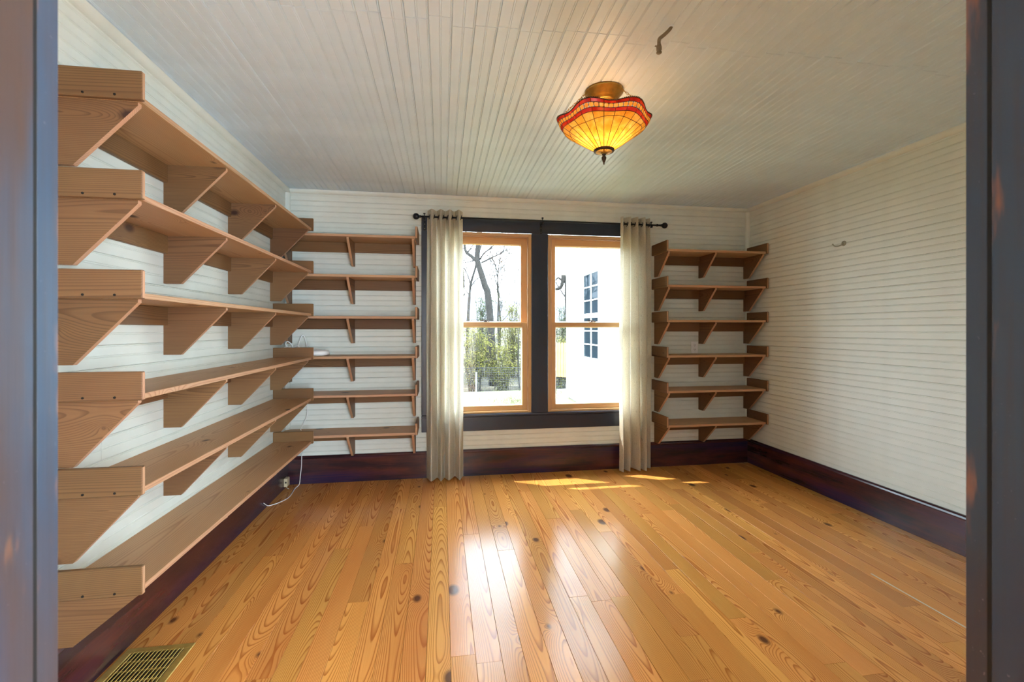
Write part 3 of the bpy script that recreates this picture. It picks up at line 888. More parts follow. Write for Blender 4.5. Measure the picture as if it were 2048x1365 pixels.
# lead web between the discs
for k in range(NDISC):
    ph = 2 * math.pi * k / NDISC
    mb.add(*tube_data([shade(0.815 + 0.1 * j / 4, ph) for j in range(5)], 0.0014, 4))
mb.obj('leading', M['lead'], lamp, True)
mb = MB()
for k in range(150):
    c = shade(1.012, 2 * math.pi * k / 150)
    mb.add(*lathe_data(c, [(0.0, -0.0032), (0.0028, -0.0016), (0.0028, 0.0016), (0.0, 0.0032)], 5))
tag(mb.obj('rim_beads', M['bronze'], lamp), 'row of tiny dark metal beads on the rim', kind='stuff')
v, f = lathe_data((LX, LY, 2.201), [(0.050, 0.008), (0.052, 0.002), (0.049, -0.003), (0.040, -0.004)], 32)
f = f[:-2]
mesh('bottom_ring', v, f, M['bronze'], lamp, smooth=True)
mb = MB()                                     # pierced brass plate
for k in range(28):
    a = 2 * math.pi * k / 28
    mb.add(*tube_data([(LX + 0.013 * math.cos(a), LY + 0.013 * math.sin(a), 2.193), (LX + 0.041 * math.cos(a), LY + 0.041 * math.sin(a), 2.198)], 0.0016, 4))
mb.add(*lathe_data((LX, LY, 2.191), [(0.016, 0.004), (0.016, -0.002), (0.006, -0.006)], 16))
mb.obj('pierced_plate', M['brass'], lamp)
v, f = lathe_data((LX, LY, 2.134), [(0.0005, 0.0), (0.004, 0.003), (0.003, 0.008), (0.006, 0.014), (0.0115, 0.030), (0.012, 0.036), (0.007, 0.044), (0.010, 0.050), (0.010, 0.056), (0.006, 0.060), (0.006, 0.066)], 16)
mesh('finial', v, f, M['bronze'], lamp, smooth=True)
mesh('stem', *tube_data([(LX, LY, H - 0.05), (LX, LY, 2.189)], 0.005, 8), M['brass'], lamp, smooth=True)
for s in (-1, 1):
    a = facing(R(90)); bx, by = LX + s * 0.040 * math.cos(a), LY + s * 0.040 * math.sin(a)
    mb = MB()
    mb.add(*tube_data([(LX, LY, 2.365), (bx * 0.6 + LX * 0.4, by * 0.6 + LY * 0.4, 2.365), (bx, by, 2.355)], 0.006, 8))
    mb.add(*lathe_data((bx, by, 2.315), [(0.017, 0.0), (0.018, 0.020), (0.013, 0.036), (0.006, 0.042)], 14))
    sk = mb.obj('socket', M['brass'], lamp, True)
    v, f = lathe_data((bx, by, 2.252), [(0.0005, 0.0)] + [(0.028 * math.sin(R(q_)), 0.028 - 0.028 * math.cos(R(q_))) for q_ in range(20, 141, 15)] + [(0.013, 0.062), (0.013, 0.072)], 16)
    mesh('bulb', v, f, M['bulb'], sk, smooth=True)
# three hanging chains
for k in range(3):
    ph = R(-62 + 120 * k)
    a = facing(ph)
    p0 = Vector((LX + 0.088 * math.cos(a), LY + 0.088 * math.sin(a), H - 0.014)); p1 = shade(0.985, ph) + Vector((0, 0, 0.002))
    p1 = p0 + (p1 - p0) * 0.97
    mb = MB(); nl = 11
    for i in range(nl):
        c = p0 + (p1 - p0) * ((i + 0.5) / nl); d = (p1 - p0).normalized(); sd = d.orthogonal().normalized()
        if i % 2: sd = d.cross(sd)
        ln = (p1 - p0).length / nl * 0.72
        pts = [c + d * ln * math.cos(2 * math.pi * j / 8) + sd * 0.0042 * math.sin(2 * math.pi * j / 8) for j in range(9)]
        mb.add(*tube_data(pts, 0.0011, 4, False))
    mb.obj('chain', M['brass'], lamp)

# ------------------------------------------------------------------ small fittings
# capped gas pipe stub on the ceiling
gx, gy = 0.838, 1.669
gp = thing('gas_pipe_stub', (0.882, 1.666, H), 'short painted pipe stub with a valve hanging from the ceiling', 'pipe')
mesh('pipe', *tube_data(smooth_pts([(0.890, 1.666, H + 0.003), (0.882, 1.666, 2.488), (0.862, 1.667, 2.467), (gx + 0.004, gy, 2.450), (gx, gy, 2.440), (gx, gy, 2.424)], 5), 0.0068, 10), M['steel'], gp, smooth=True)
v, f = lathe_data((gx, gy, 2.390), [(0.008, 0.0), (0.0105, 0.002), (0.0105, 0.006), (0.008, 0.008), (0.0105, 0.014), (0.0105, 0.026), (0.0088, 0.031), (0.0078, 0.036)], 14)
mesh('valve_body', v, f, M['steel'], gp, smooth=True)
mesh('valve_lever', *tube_data([(gx - 0.008, gy, 2.414), (gx - 0.015, gy - 0.002, 2.418), (gx - 0.018, gy - 0.002, 2.414)], [0.003, 0.003, 0.0015], 6), M['steel'], gp)
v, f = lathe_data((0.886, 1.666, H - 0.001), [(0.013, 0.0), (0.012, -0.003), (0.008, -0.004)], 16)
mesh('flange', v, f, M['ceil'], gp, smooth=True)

# coat hook on the bare wall
hk = thing('coat_hook', (XR, 3.013, 1.962), 'small pale metal coat hook screwed to the bare wall', 'hook')
v, f = lathe_data((XR - 0.001, 3.013, 1.962), [(0.020, 0.0), (0.018, -0.004), (0.010, -0.007), (0.008, -0.008)], 16, 'x')
mesh('plate', v, f, M['nickel'], hk, smooth=True)
for s in (-1, 1):
    mesh('prong', *tube_data(smooth_pts([(XR - 0.007, 3.013, 1.958), (XR - 0.03, 3.013 + s * 0.012, 1.944), (XR - 0.048, 3.013 + s * 0.03, 1.944), (XR - 0.056, 3.013 + s * 0.044, 1.962)], 5), [0.0045] * 15 + [0.006], 8), M['nickel'], hk, smooth=True)
for dz in (-0.010, 0.010):
    v, f = lathe_data((XR - 0.0065, 3.013, 1.962 + dz), [(0.0035, 0.0), (0.003, -0.002), (0.0005, -0.0025)], 8, 'x'); mesh('screw', v, f, M['steel'], hk)

# outlet above a short shelf
ot = thing('wall_outlet', (2.424, YB, 1.135), 'white double wall outlet just above the third lowest short shelf', 'outlet')
box('cover_plate', (2.388, YB - 0.006, 1.080), (2.460, YB - 0.0003, 1.195), M['white_plastic'], ot, 0.002)
for dz in (-0.021, 0.021):
    zc_ = 1.1375 + dz
    v, f = lathe_data((2.424, YB - 0.006, zc_), [(0.017, 0.0), (0.0165, -0.002), (0.001, -0.002)], 18, 'y')
    sk = mesh('socket', v, f, M['white_plastic'], ot)
    for dx in (-0.007, 0.006): box('slot', (2.424 + dx - 0.0012, YB - 0.0088, zc_ - 0.002), (2.424 + dx + 0.0012, YB - 0.0078, zc_ + 0.007), M['black'], sk)
    v, f = lathe_data((2.424, YB - 0.0078, zc_ - 0.008), [(0.0028, 0.0), (0.0028, -0.001)], 8, 'y'); mesh('slot', v, f, M['black'], sk)

# router on the third lowest shelf beside the window
rz = 1.075 + ST
ro = thing('wifi_router', (-1.005, 3.945, rz), 'white rounded wireless router lying on a shelf near the corner', 'router')
n = 40; prof = [(0.70, 0.0035), (0.93, 0.006), (1.0, 0.018), (0.985, 0.030), (0.90, 0.041), (0.55, 0.047), (0.02, 0.049)]
v = []; f = []
for r_, h in prof:
    for k in range(n):
        a = 2 * math.pi * k / n
        ca, sa = math.cos(a), math.sin(a)
        sx = math.copysign(abs(ca) ** 0.75, ca) * 0.085 * r_; sy = math.copysign(abs(sa) ** 0.75, sa) * 0.080 * r_
        v.append((-1.005 + sx, 3.945 + sy, rz + h))
for i in range(len(prof) - 1):
    for k in range(n):
        a, b = i * n + k, i * n + (k + 1) % n; f.append((a, b, b + n, a + n))
f.append(tuple(range(n))[::-1]); f.append(tuple(range((len(prof) - 1) * n, len(prof) * n)))
mesh('housing', v, f, M['white_plastic'], ro, smooth=True)
mesh('foot_ring', *lathe_data((-1.005, 3.945, rz), [(0.055, 0.0), (0.058, 0.004)], 20), M['beige_plastic'], ro)
# power strip with plugs and the loops of white cable
ps = thing('power_strip', (-1.235, 3.96, rz), 'white power strip with a plug behind the shelf end in the corner', 'power strip')
box('body', (-1.265, 3.86, rz + 0.0005), (-1.205, 4.06, rz + 0.035), M['white_plastic'], ps, 0.004)
box('plug', (-1.262, 3.90, rz + 0.0352), (-1.215, 3.95, rz + 0.075), M['white_plastic'], ps, 0.006)
box('plug', (-1.255, 3.985, rz + 0.0352), (-1.220, 4.02, rz + 0.060), M['beige_plastic'], ps, 0.004)
tag(mesh('router_cable', *tube_data(smooth_pts([(-1.240, 3.925, rz + 0.0745), (-1.254, 3.928, rz + 0.100), (-1.238, 3.933, rz + 0.118), (-1.208, 3.940, rz + 0.088), (-1.196, 3.946, rz + 0.030), (-1.193, 3.958, rz + 0.006),
     (-1.190, 3.985, rz + 0.010), (-1.188, 4.020, rz + 0.070), (-1.172, 4.040, rz + 0.140), (-1.155, 4.047, rz + 0.168), (-1.138, 4.048, rz + 0.140), (-1.122, 4.046, rz + 0.070), (-1.108, 4.036, rz + 0.020),
     (-1.092, 4.015, rz + 0.010), (-1.072, 3.993, rz + 0.018)], 6), 0.0042, 6), M['white_plastic'], smooth=True),
     'thin white cable looping between the power strip and the router', 'cable')
# second cable coiled upright in front of the loop
pts = []
for k in range(45):
    a = -math.pi / 2 + k / 44 * 2 * math.pi * 2.2
    pts.append((-1.158 + 0.024 * math.cos(a), 3.878 + 0.0009 * k, rz + 0.0455 + 0.042 * math.sin(a)))
tag(mesh('coiled_cable', *tube_data(pts, 0.0032, 6), M['white_plastic'], smooth=True), 'white cable coiled upright beside the router', 'cable')
# cable hanging between the two lowest corner shelves
tag(mesh('hanging_cable', *tube_data(smooth_pts([(-1.210, 4.070, 0.764), (-1.196, 4.066, 0.735), (-1.160, 4.060, 0.712), (-1.126, 4.060, 0.665), (-1.128, 4.064, 0.585), (-1.160, 4.068, 0.510), (-1.178, 4.064, 0.4675), (-1.165, 4.040, 0.4672)], 6), 0.003, 6), M['white_plastic'], smooth=True),
    'white cable hanging down the wall behind the corner shelves', 'cable')
# phone jack on the baseboard and the loose line
pj = thing('phone_jack', (XL + BT, 3.985, 0.055), 'small beige phone jack box on the side wall baseboard', 'phone jack')
box('jack_box', (XL + BT + 0.0003, 3.955, 0.022), (XL + BT + 0.030, 4.015, 0.090), M['beige_plastic'], pj, 0.004)
box('port', (XL + BT + 0.014, 3.9535, 0.052), (XL + BT + 0.024, 3.9553, 0.066), M['black'], pj)
mesh('wire_tail', *tube_data(smooth_pts([(XL + BT + 0.018, 3.975, 0.022), (XL + BT + 0.022, 3.972, 0.010), (XL + BT + 0.04, 3.965, 0.004)], 5), 0.0022, 6), M['beige_plastic'], pj, smooth=True)
def fl_at(u, v_, h=0.0035):
    d = FPX * (ZC - h) / (v_ - CY); r_ = (u - 1024) / FPX * d
    return Vector((math.cos(YAW) * r_ + math.sin(YAW) * d, math.cos(YAW) * d - math.sin(YAW) * r_, h))
p = [(-1.168, YB - 0.003, 0.262), (-1.170, YB - 0.030, 0.245), (-1.172, YB - 0.033, 0.16), (-1.176, YB - 0.050, 0.08), (-1.175, YB - 0.085, 0.02),
     tuple(fl_at(590, 978)), tuple(fl_at(578, 995)), tuple(fl_at(560, 1005)), tuple(fl_at(546, 1010)), (-1.266, 3.604, 0.0055), (-1.2725, 3.580, 0.018), (-1.2725, 3.5206, 0.056)]
tag(mesh('loose_cable', *tube_data(smooth_pts(p, 7), 0.0032, 6), M['white_plastic'], smooth=True), 'loose white cable from the wall trailing on the floor', 'cable')

# floor register
rg = thing('floor_register', (-1.14, 1.915, 0), 'brass coloured louvred floor register beside the side wall baseboard', 'floor vent')
vx0, vx1, vy0, vy1, fr, ft = -1.268, -1.014, 1.755, 2.077, 0.030, 0.006
for nm, lo, hi in (('frame_bar', (vx0, vy1 - fr, 0.0006), (vx1, vy1, ft)), ('frame_bar', (vx0, vy0, 0.0006), (vx1, vy0 + fr, ft)),
                   ('frame_bar', (vx0, vy0 + fr, 0.0006), (vx0 + fr, vy1 - fr, ft)), ('frame_bar', (vx1 - fr, vy0 + fr, 0.0006), (vx1, vy1 - fr, ft))):
    box(nm, lo, hi, M['vent'], rg, 0.002)
box('duct', (vx0 + 0.01, vy0 + 0.01, 0.0004), (vx1 - 0.01, vy1 - 0.01, 0.0012), M['black'], rg)
ix0, ix1, iy0, iy1 = vx0 + fr, vx1 - fr, vy0 + fr, vy1 - fr
ns = 13
for k in range(ns):
    xc = ix0 + (k + 0.5) * (ix1 - ix0) / ns
    poly = [(xc - 0.0062, 0.0016), (xc - 0.0048, 0.0010), (xc + 0.0068, 0.0066), (xc + 0.0054, 0.0080)]
    v, f = prism_data(poly, iy0, iy1, 'y'); mesh('louvre', v, f, M['vent'], rg)
for k in range(1, 5):
    yc = iy0 + k * (iy1 - iy0) / 5
    box('cross_bar', (ix0, yc - 0.0014, 0.0014), (ix1, yc + 0.0014, 0.0058), M['vent'], rg)

# ------------------------------------------------------------------ outdoors
GZ = -0.5
# eave and gutter of this house above the window (shade most of the panes)
ev = thing('roof_eave', (0.9, YB + 0.25, 2.62), 'white boxed eave above the outside of the double window', 'eave')
box('soffit', (-4.0, YB + TH, 2.62), (3.2, YB + 0.385, 2.66), M['siding'], ev)
box('fascia', (-4.0, YB + 0.385, 2.60), (3.2, YB + 0.405, 2.76), M['siding'], ev)

# lawn, then ground falling away to the wire fence, then a wooded rise
def ground(name, xs, prof, mat, label, rough, kind='structure', cat='ground'):
    v = []; f = []; n = len(xs); rnd = random.Random(3)
    for y_, z_ in prof:
        for x_ in xs: v.append((x_, y_, z_ + rnd.uniform(-rough, rough)))
    for j in range(len(prof) - 1):
        for i in range(n - 1):
            a = j * n + i; f.append((a, a + 1, a + n + 1, a + n))
    return tag(mesh(name, v, f, mat, smooth=True), label, cat, kind=kind)
xs = [-14 + i * 1.0 for i in range(33)]
ground('lawn', xs, [(4.25, GZ), (6, GZ), (8, GZ), (10, GZ), (11.5, GZ), (12.6, GZ + 0.02), (13.4, GZ - 0.02), (14.2, GZ - 0.16)], M['grass'], 'sunlit spring lawn outside the window', 0.015, cat='lawn')
xs2 = [-30 + i * 2.0 for i in range(36)]
ground('woodland_floor', xs2, [(14.1, GZ - 0.16), (16, -1.0), (19, -1.5), (22, -1.5), (26, -0.9), (32, 0.4), (40, 1.6)], M['scrub'], 'leaf covered ground under the bare trees', 0.12)
xs3 = [-70 + i * 4.0 for i in range(42)]
rh = random.Random(11)
v = []; f = []; n = len(xs3)
for j, (y_, z_) in enumerate([(40, 1.5), (48, 3.2), (56, 4.6), (64, 5.2), (80, 4.0)]):
    for x_ in xs3: v.append((x_, y_, z_ + (0.9 if j else 0) * math.sin(x_ * 0.11 + j) + rh.uniform(-0.5, 0.5)))
for j in range(4):
    for i in range(n - 1):
        a = j * n + i; f.append((a, a + 1, a + n + 1, a + n))
tag(mesh('hill', v, f, M['hill'], smooth=True), 'hazy grey wooded ridge behind the trees', 'hill', kind='structure')

# grass tufts (uncountable)
mb = MB(); rt = random.Random(5)
for k in range(2600):
    gx, gy = rt.uniform(-2.5, 3.1), rt.uniform(9.3, 14.0)
    if rt.random() < 0.6: gx, gy = rt.gauss(2.0, 0.5), rt.gauss(11.4, 0.6)
    if gx > 3.1: continue
    h = rt.uniform(0.03, 0.10); a = rt.uniform(0, math.pi); w = 0.006
    dx, dy = math.cos(a) * w, math.sin(a) * w; lx, ly = rt.uniform(-.04, .04), rt.uniform(-.04, .04)
    z0 = GZ - 0.02
    mb.add([(gx - dx, gy - dy, z0), (gx + dx, gy + dy, z0), (gx + lx, gy + ly, z0 + h)], [(0, 1, 2)])
tag(mb.obj('grass_blades', M['grass']), 'tufts of longer spring grass on the lawn', 'grass', kind='stuff')

# white clapboard wing of the house
WX, WY1 = 3.27, 11.65
wing = thing('house_wing', (WX, 8.0, GZ), 'white clapboard wing with a gable and a divided window', 'house')
EZ = 2.95; PKY = 8.2; SL = 0.40
def rake(y_): return EZ + SL * (WY1 - y_) if y_ > PKY else EZ + SL * (WY1 - PKY) - SL * (PKY - y_)
box('foundation', (WX + 0.03, 4.4, GZ - 0.3), (WX + 0.25, WY1 - 0.02, GZ + 0.06), M['stone'], wing)
poly = [(4.4, GZ + 0.05), (WY1, GZ + 0.05), (WY1, EZ), (PKY, rake(PKY)), (4.4, rake(4.4))]
v, f = prism_data(poly, WX + 0.02, WX + 0.2, 'x'); mesh('sheathing', v, f, M['siding'], wing)
ex = 0.115; z = GZ + 0.06; k = 0
wy0, wy1, wz0, wz1 = 9.17, 10.27, 0.67, 2.57
while z < rake(PKY) - 0.1:
    zt = z + ex
    yr = WY1 - max(0, (zt - EZ) / SL); yl = max(4.42, PKY - max(0.0, (rake(PKY) - zt) / SL)) if zt > rake(4.42) else 4.42
    segs = [(yl, yr)]
    if zt > wz0 - 0.06 and z < wz1 + 0.06: segs = [(yl, wy0 - 0.07), (wy1 + 0.07, yr)]
    for a, b in segs:
        if b - a < 0.05: continue
        v, f = prism_data([(WX + 0.02, z), (WX - 0.012, z), (WX + 0.010, zt + 0.008), (WX + 0.02, zt + 0.008)], a, b, 'y')
        mesh('clapboard', v, f, M['siding'], wing)
    z += ex
box('corner_board', (WX - 0.02, WY1 - 0.09, GZ + 0.05), (WX + 0.06, WY1 + 0.02, EZ), M['siding'], wing)
# gable overhang: soffit, rake board and boxed return
def slab(nm, y0_, y1_, x0_, x1_, t, lift):
    poly = [(y0_, rake(y0_) + lift), (y1_, rake(y1_) + lift), (y1_, rake(y1_) + lift + t), (y0_, rake(y0_) + lift + t)]
    v, f = prism_data(poly, x0_, x1_, 'x'); mesh(nm, v, f, M['siding'], wing)
slab('rake_soffit', PKY, WY1 + 0.35, WX - 0.42, WX + 0.2, 0.03, 0.0)
slab('rake_board', PKY, WY1 + 0.37, WX - 0.45, WX - 0.42, 0.17, -0.02)
slab('roof', PKY, WY1 + 0.40, WX - 0.48, WX + 0.3, 0.05, 0.13)
slab('rake_soffit', 4.4, PKY, WX - 0.42, WX + 0.2, 0.03, 0.0)
slab('rake_board', 4.4, PKY, WX - 0.45, WX - 0.42, 0.17, -0.02)
slab('roof', 4.4, PKY, WX - 0.48, WX + 0.3, 0.05, 0.13)
box('eave_return', (WX - 0.42, WY1 + 0.0, EZ - 0.16), (WX + 0.2, WY1 + 0.36, EZ - 0.02), M['siding'], wing)
# the wing's window
ww = box('window_frame', (WX - 0.03, wy0 - 0.07, wz1), (WX + 0.03, wy1 + 0.07, wz1 + 0.08), M['siding'], wing)
box('window_frame', (WX - 0.03, wy0 - 0.07, wz0 - 0.07), (WX + 0.03, wy1 + 0.07, wz0), M['siding'], wing)
box('window_frame', (WX - 0.03, wy0 - 0.07, wz0), (WX + 0.03, wy0, wz1), M['siding'], wing)
box('window_frame', (WX - 0.03, wy1, wz0), (WX + 0.03, wy1 + 0.07, wz1), M['siding'], wing)
box('window_sill', (WX - 0.06, wy0 - 0.12, wz0 - 0.11), (WX + 0.02, wy1 + 0.12, wz0 - 0.07), M['siding'], wing)
zm = (wz0 + wz1) / 2
box('meeting_rail', (WX - 0.02, wy0, zm - 0.04), (WX + 0.02, wy1, zm + 0.04), M['siding'], wing)
for (za, zb) in ((wz0, zm - 0.04), (zm + 0.04, wz1)):
    for j in range(3):
        for i in range(2):
            ya, yb = wy0 + i * (wy1 - wy0) / 2, wy0 + (i + 1) * (wy1 - wy0) / 2
            zq0, zq1 = za + j * (zb - za) / 3, za + (j + 1) * (zb - za) / 3
            box('pane', (WX + 0.012, ya + 0.014, zq0 + 0.012), (WX + 0.018, yb - 0.014, zq1 - 0.012), M['dglass'], wing)
    for j in (1, 2):
        zz = za + j * (zb - za) / 3; box('muntin', (WX - 0.004, wy0, zz - 0.012), (WX + 0.02, wy1, zz + 0.012), M['siding'], wing)
    ym = (wy0 + wy1) / 2; box('muntin', (WX - 0.004, ym - 0.014, za), (WX + 0.02, ym + 0.014, zb), M['siding'], wing)

# picket fence beyond the wing
pf = thing('picket_fence', (5.0, 14.4, GZ), 'tall cedar picket fence beyond the end of the white wing', 'fence')
fa, fb = Vector((3.2, 15.9, 0)), Vector((6.6, 12.9, 0))
L = (fb - fa).length; d = (fb - fa).normalized(); nrm = Vector((-d.y, d.x, 0))
npk = int(L / 0.105)
for k in range(npk):
    c = fa + d * (0.105 * k); zb_ = -0.32 - 0.00 * k
    if c.x < 3.0: continue
    a, b = c - d * 0.044, c + d * 0.044
    prof = [(a, zb_), (b, zb_), (b, 0.80), (b - d * 0.025, 0.86), (a + d * 0.025, 0.86), (a, 0.80)]
    v = [(p_.x + s * nrm.x * 0.009, p_.y + s * nrm.y * 0.009, z_) for s in (-1, 1) for p_, z_ in prof]
    f = [(0, 1, 2, 3, 4, 5), (11, 10, 9, 8, 7, 6)] + [(q, q + 6, (q + 1) % 6 + 6, (q + 1) % 6) for q in range(6)]
    mesh('picket', v, f, M['picket'], pf)
for z_ in (-0.1, 0.6):
    p0, p1 = fa + nrm * 0.03, fb + nrm * 0.03
    mesh('rail', *tube_data([(p0.x, p0.y, z_), (p1.x, p1.y, z_)], 0.03, 4), M['picket'], pf)

# wire fence at the foot of the slope
wf = thing('wire_fence', (1.5, 19.5, -1.5), 'welded wire fence on pale posts at the edge of the woods', 'fence')
mb = MB(); yf = 19.5
for k in range(12): mb.add(*tube_data([(-4, yf, -1.45 + k * 0.1), (7.5, yf - 0.3, -1.42 + k * 0.1)], 0.006 if k < 11 else 0.012, 3))
for k in range(115): 
    x_ = -4 + k * 0.1; mb.add(*tube_data([(x_, yf - 0.3 * k / 115, -1.45), (x_, yf - 0.3 * k / 115, -0.35)], 0.0055, 3))
tag(mb.obj('wire_mesh', M['wire'], wf), kind='stuff')
for x_ in (-3.9, -1.2, 1.45, 4.2, 6.9):
    mesh('post', *tube_data([(x_, yf - 0.05, -1.6), (x_, yf - 0.05, -0.40 if x_ != 1.45 else -0.52)], 0.035, 6), M['post'], wf)

# trees and shrubs
def grow(mb, p, d, ln, r, depth, rnd, spread, up, kids=3, ratio=0.68, minr=0.006):
    pts = [p.copy()]; dd = d.copy(); q_ = p.copy(); n = 5
    for i in range(n):
        dd = (dd + Vector((rnd.gauss(0, .13), rnd.gauss(0, .13), rnd.gauss(0, .10) + up * 0.06))).normalized()
        q_ = q_ + dd * ln / n; pts.append(q_.copy())
    r1 = max(minr * 0.6, r * 0.55)
    rad = [r + (r1 - r) * i / n for i in range(n + 1)]
    mb.add(*tube_data(pts, rad, 6 if r > 0.05 else (4 if r > 0.015 else 3), False))
    tips = [(pts[-1], dd)]
    if depth <= 0: return tips
    for k in range(kids):
        i = rnd.randint(2, n); a = rnd.uniform(0, 2 * math.pi)
        side = Vector((math.cos(a), math.sin(a), rnd.uniform(-0.2, 0.7)))
        nd = (dd * (1 - spread) + side * spread).normalized()
        tips += grow(mb, pts[i], nd, ln * ratio * rnd.uniform(0.75, 1.15), max(minr, rad[i] * 0.62), depth - 1, rnd, spread, up, kids, ratio, minr)
    return tips

def leaves(mb, centres, n, size, spreadr, rnd):
    for k in range(n):
        c = rnd.choice(centres); c = c + Vector((rnd.gauss(0, spreadr), rnd.gauss(0, spreadr), rnd.gauss(0, spreadr)))
        u = Vector((rnd.gauss(0, 1), rnd.gauss(0, 1), rnd.gauss(0, 1))).normalized(); w = u.orthogonal().normalized()
        s = size * rnd.uniform(0.6, 1.3)
        mb.add([c - u * s, c + w * s * 0.45, c + u * s, c - w * s * 0.45], [(0, 1, 2, 3)])

def limb(mb, pix, y_, r0, r1, rnd, twigs=True, n=5):
    pts = smooth_pts([at(u, v_, y_ + dy) for u, v_, dy in pix], 5)
    m = len(pts); rad = [r0 + (r1 - r0) * i / (m - 1) for i in range(m)]
    mb.add(*tube_data(pts, rad, 7))
    if twigs:
        for k in range(n):
            i = rnd.randint(m // 3, m - 1); a = rnd.uniform(0, 6.28)
            grow(mb, pts[i], Vector((math.cos(a), math.sin(a) * .6, rnd.uniform(0.0, 0.9))).normalized(), rnd.uniform(0.8, 1.8), max(0.014, rad[i] * 0.4), 2, rnd, 0.5, 1.0, 3, 0.6, 0.010)

rt = random.Random(21)
tr = thing('leaning_tree', at(985, 800, 22.2), 'leaning bare tree with forked limbs behind the wire fence', 'tree')
base = at(985, 780, 22.2); base.z = -1.5
mb = MB()
b0 = at(976, 592, 22.2)
pts = smooth_pts([base, at(983, 680, 22.2), b0, at(970, 572, 22.2), at(964.5, 554, 22.2), at(958, 533, 22.2), at(954.7, 519, 22.2), at(955, 500, 22.2), at(958, 470, 22.2), at(955, 430, 22.2), at(962, 380, 22.5)], 5)
m = len(pts); mb.add(*tube_data(pts, [0.19 - 0.10 * i / (m - 1) for i in range(m)], 9)); mb.obj('trunk', M['bark'], tr, True)
for pix, r0, r1 in (([(953, 523, 0), (943, 513, .1), (933, 505, .2), (929.5, 490, .3), (932, 450, .4), (922, 400, .6)], 0.075, 0.03),
                    ([(960, 519, 0), (968, 507, -.3), (985, 493, -.6), (1004, 470, -.8), (1015, 440, -1)], 0.032, 0.012),
                    ([(963, 526, 0), (983, 516, .3), (1004, 505, .6), (1009, 493, .8), (1014, 470, 1)], 0.034, 0.012),
                    ([(966, 553, 0), (980, 551, .2), (1000, 552, .5), (1015, 545, .8)], 0.02, 0.008),
                    ([(947, 522, 0), (935, 525, .3), (915, 527, .5)], 0.02, 0.01),
                    ([(958, 470, 0), (975, 440, .3), (985, 400, .5)], 0.05, 0.02)):
    mb = MB(); limb(mb, pix, 22.2, r0 * 1.25, r1 * 1.4, rt, True, 6); mb.obj('limb', M['bark'], tr, True)

tr = thing('slender_tree', at(939, 760, 24.9), 'slender bare double-stemmed tree beside the leaning tree', 'tree')
mb = MB(); b = at(933, 780, 24.9); b.z = -1.25
pts = smooth_pts([b, at(936, 640, 24.9), at(939.5, 585, 24.9), at(942, 566, 24.9), at(951, 535, 24.9), at(955, 515, 25.0), at(966, 480, 25.1)], 5)
mb.add(*tube_data(pts, [0.095 - 0.06 * i / (len(pts) - 1) for i in range(len(pts))], 7)); mb.obj('trunk', M['bark'], tr, True)
mb = MB()
limb(mb, [(941, 570, 0), (935, 550, .2), (927, 535, .3), (915, 515, .5)], 24.9, 0.038, 0.016, rt, True, 5)
limb(mb, [(940, 578, 0), (950, 562, .2), (964, 552, .3), (975, 545, .4)], 24.9, 0.032, 0.015, rt, True, 5)
limb(mb, [(938, 590, 0), (929, 575, .2), (925, 545, .3)], 24.9, 0.032, 0.015, rt, True, 4)
mb.obj('branches', M['bark'], tr, True)

tr = thing('twisted_tree', at(1128, 780, 17), 'bare tree with a long hooked limb beyond the picket fence', 'tree')
mb = MB(); b = at(1140, 780, 17); b.z = -1.2
pts = smooth_pts([b, at(1137, 660, 17), at(1133, 600, 17), at(1132, 566, 17), at(1128, 548, 17), at(1120, 520, 17), at(1124, 480, 17)], 5)
mb.add(*tube_data(pts, [0.10 - 0.07 * i / (len(pts) - 1) for i in range(len(pts))], 7)); mb.obj('trunk', M['bark'], tr, True)
mb = MB()
limb(mb, [(1130, 543, 0), (1126.5, 545, 0), (1125.5, 563, 0), (1122, 574, .1), (1115, 578, .2), (1107, 577, .3), (1099, 568, .4)], 17, 0.085, 0.05, rt, False)
limb(mb, [(1124, 562, .05), (1117, 556, .1), (1112, 560, .2), (1106, 565, .3)], 17, 0.04, 0.02, rt, True, 2)
limb(mb, [(1133, 598, 0), (1124, 585, .1), (1112, 566, .2), (1104, 552, .3)], 17, 0.03, 0.014, rt, True, 2)
mb.obj('limbs', M['bark'], tr, True)

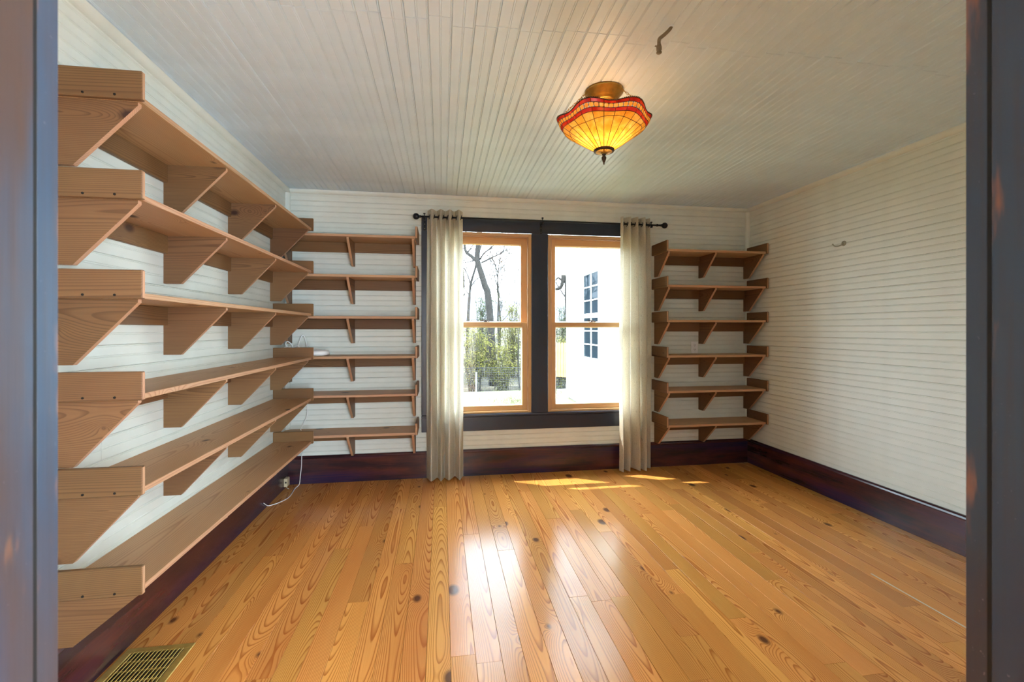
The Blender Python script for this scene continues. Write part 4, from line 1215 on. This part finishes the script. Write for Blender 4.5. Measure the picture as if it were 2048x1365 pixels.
for k, (x_, y_, h, r_) in enumerate([(-5.2, 27.6, 7.2, .10), (-2.4, 27.6, 7.5, .10), (0.2, 27.8, 7.2, .09), (3.4, 27.7, 7.0, .08), (5.6, 27.8, 7.0, .08), (8.8, 27.5, 7.0, .09), (11.8, 27.8, 7.4, .10), (3.38, 19.7, 5.4, .030), (1.3, 31.2, 6.5, .09), (3.9, 31.3, 6.0, .08), (6.4, 31.1, 6.6, .09), (9.0, 31.3, 6.4, .09)]):
    rt = random.Random(100 + k)
    p = Vector((x_, y_, -1.66 if y_ < 23 else -0.72 if y_ < 28 else 0.04))
    tr = thing('bare_tree', p, ('tall thin sapling' if r_ < .055 else 'bare grey tree with fine twigs') + ' ' + ('right behind the wire fence' if y_ < 23 else 'standing just behind the thicket' if y_ < 28 else 'far back in the woods beyond the thicket'), 'tree', 'bare trees in the woods')
    mb = MB(); grow_pts = smooth_pts([p, p + Vector((rt.uniform(-.15, .15), 0, h * .35)), p + Vector((rt.uniform(-.3, .3), rt.uniform(-.2, .2), h * .7)), p + Vector((rt.uniform(-.4, .4), 0, h))], 4)
    m = len(grow_pts); mb.add(*tube_data(grow_pts, [r_ * (1 - 0.8 * i / (m - 1)) for i in range(m)], 6)); mb.obj('trunk', M['bark'], tr, True)
    mb = MB()
    for q_ in range(14 if r_ > .05 else 6):
        i = rt.randint(m // 3, m - 1); a = rt.uniform(0, 6.28)
        grow(mb, grow_pts[i], Vector((math.cos(a), math.sin(a), rt.uniform(0.5, 1.6))).normalized(), rt.uniform(0.7, 1.4), r_ * 0.34, 3, rt, 0.40, 1.0, 3, 0.65, 0.010)
    mb.obj('branches', M['twig'], tr, True)

sh_spots = []
rt = random.Random(77)
for k in range(11): sh_spots.append((-5.6 + k * 1.4 + rt.uniform(-.1, .1), 20.8 + rt.uniform(-.1, .1), rt.uniform(2.0, 3.0)))
for k in range(11): sh_spots.append((-5.4 + k * 1.5 + rt.uniform(-.1, .1), 23.8 + rt.uniform(-.1, .1), rt.uniform(3.7, 4.5)))
for k, (x_, y_, hgt) in enumerate(sh_spots):
    rt = random.Random(300 + k)
    p = Vector((x_, y_, -1.64 if y_ < 22.5 else -1.45))
    green = k % 3 == 1
    what = 'dark evergreen tangled shrub' if green else 'yellow-green budding tangled shrub'
    row = 'lower %s right behind the wire fence' if y_ < 22 else 'tall %s behind the lower thicket'
    sb = thing('tangled_shrub', p, row % what, 'shrub', ('evergreen' if green else 'budding') + (' shrubs at the wire fence' if y_ < 22 else ' shrubs behind the thicket'))
    mb = MB(); cen = []
    for q_ in range(40):
        a = rt.uniform(0, 6.28); lean = rt.uniform(0.05, 0.42)
        s0 = p + Vector((rt.uniform(-.3, .3), rt.uniform(-.3, .3), 0)); hh = hgt * rt.uniform(0.45, 1.05)
        p1 = s0 + Vector((math.cos(a) * lean * .4, math.sin(a) * lean * .4, hh * .55)); p2 = s0 + Vector((math.cos(a) * lean, math.sin(a) * lean, hh))
        p3 = p2 + Vector((math.cos(a) * lean * .8, math.sin(a) * lean * .8, -hh * rt.uniform(-0.1, .35)))
        pts = smooth_pts([s0, p1, p2, p3], 3)
        mb.add(*tube_data(pts, [0.017 * (1 - 0.6 * i / (len(pts) - 1)) for i in range(len(pts))], 3, False)); cen += pts[2:]
        for w_ in range(5):
            c = rt.choice(pts[2:]); dv = Vector((rt.gauss(0, 1), rt.gauss(0, 1), rt.gauss(0.3, .8))).normalized() * rt.uniform(.2, .5)
            e = c + dv; mb.add(*tube_data([c, c + dv * .5 + Vector((0, 0, .05)), e], [0.010, 0.008, 0.004], 3, False)); cen += [c + dv * .5, e]
    mb.obj('twigs', M['twig'], sb)
    mb = MB(); leaves(mb, cen, 3600 if green else 3000, 0.045, 0.10, rt)
    tag(mb.obj('foliage', M['leaf_g'] if green else M['leaf_y'], sb), kind='stuff')

# weeds at the corner of the wing
rt = random.Random(9)
wd = thing('weed_clump', (2.75, 11.8, GZ), 'clump of green weeds at the corner of the white wing', 'plant')
mb = MB(); cen = []
for k in range(60):
    b = Vector((rt.gauss(2.75, .14), rt.gauss(11.8, .22), GZ - 0.01)); e = b + Vector((rt.gauss(0, .08), rt.gauss(0, .08), rt.uniform(.12, .34)))
    if b.x > 3.05: continue
    mb.add(*tube_data([b, e], [0.004, 0.002], 3, False)); cen += [e, (b + e) / 2]
mb.obj('stems', M['leaf_g'], wd)
mb = MB(); leaves(mb, cen, 350, 0.03, 0.03, rt); tag(mb.obj('leaves', M['leaf_g'], wd), kind='stuff')
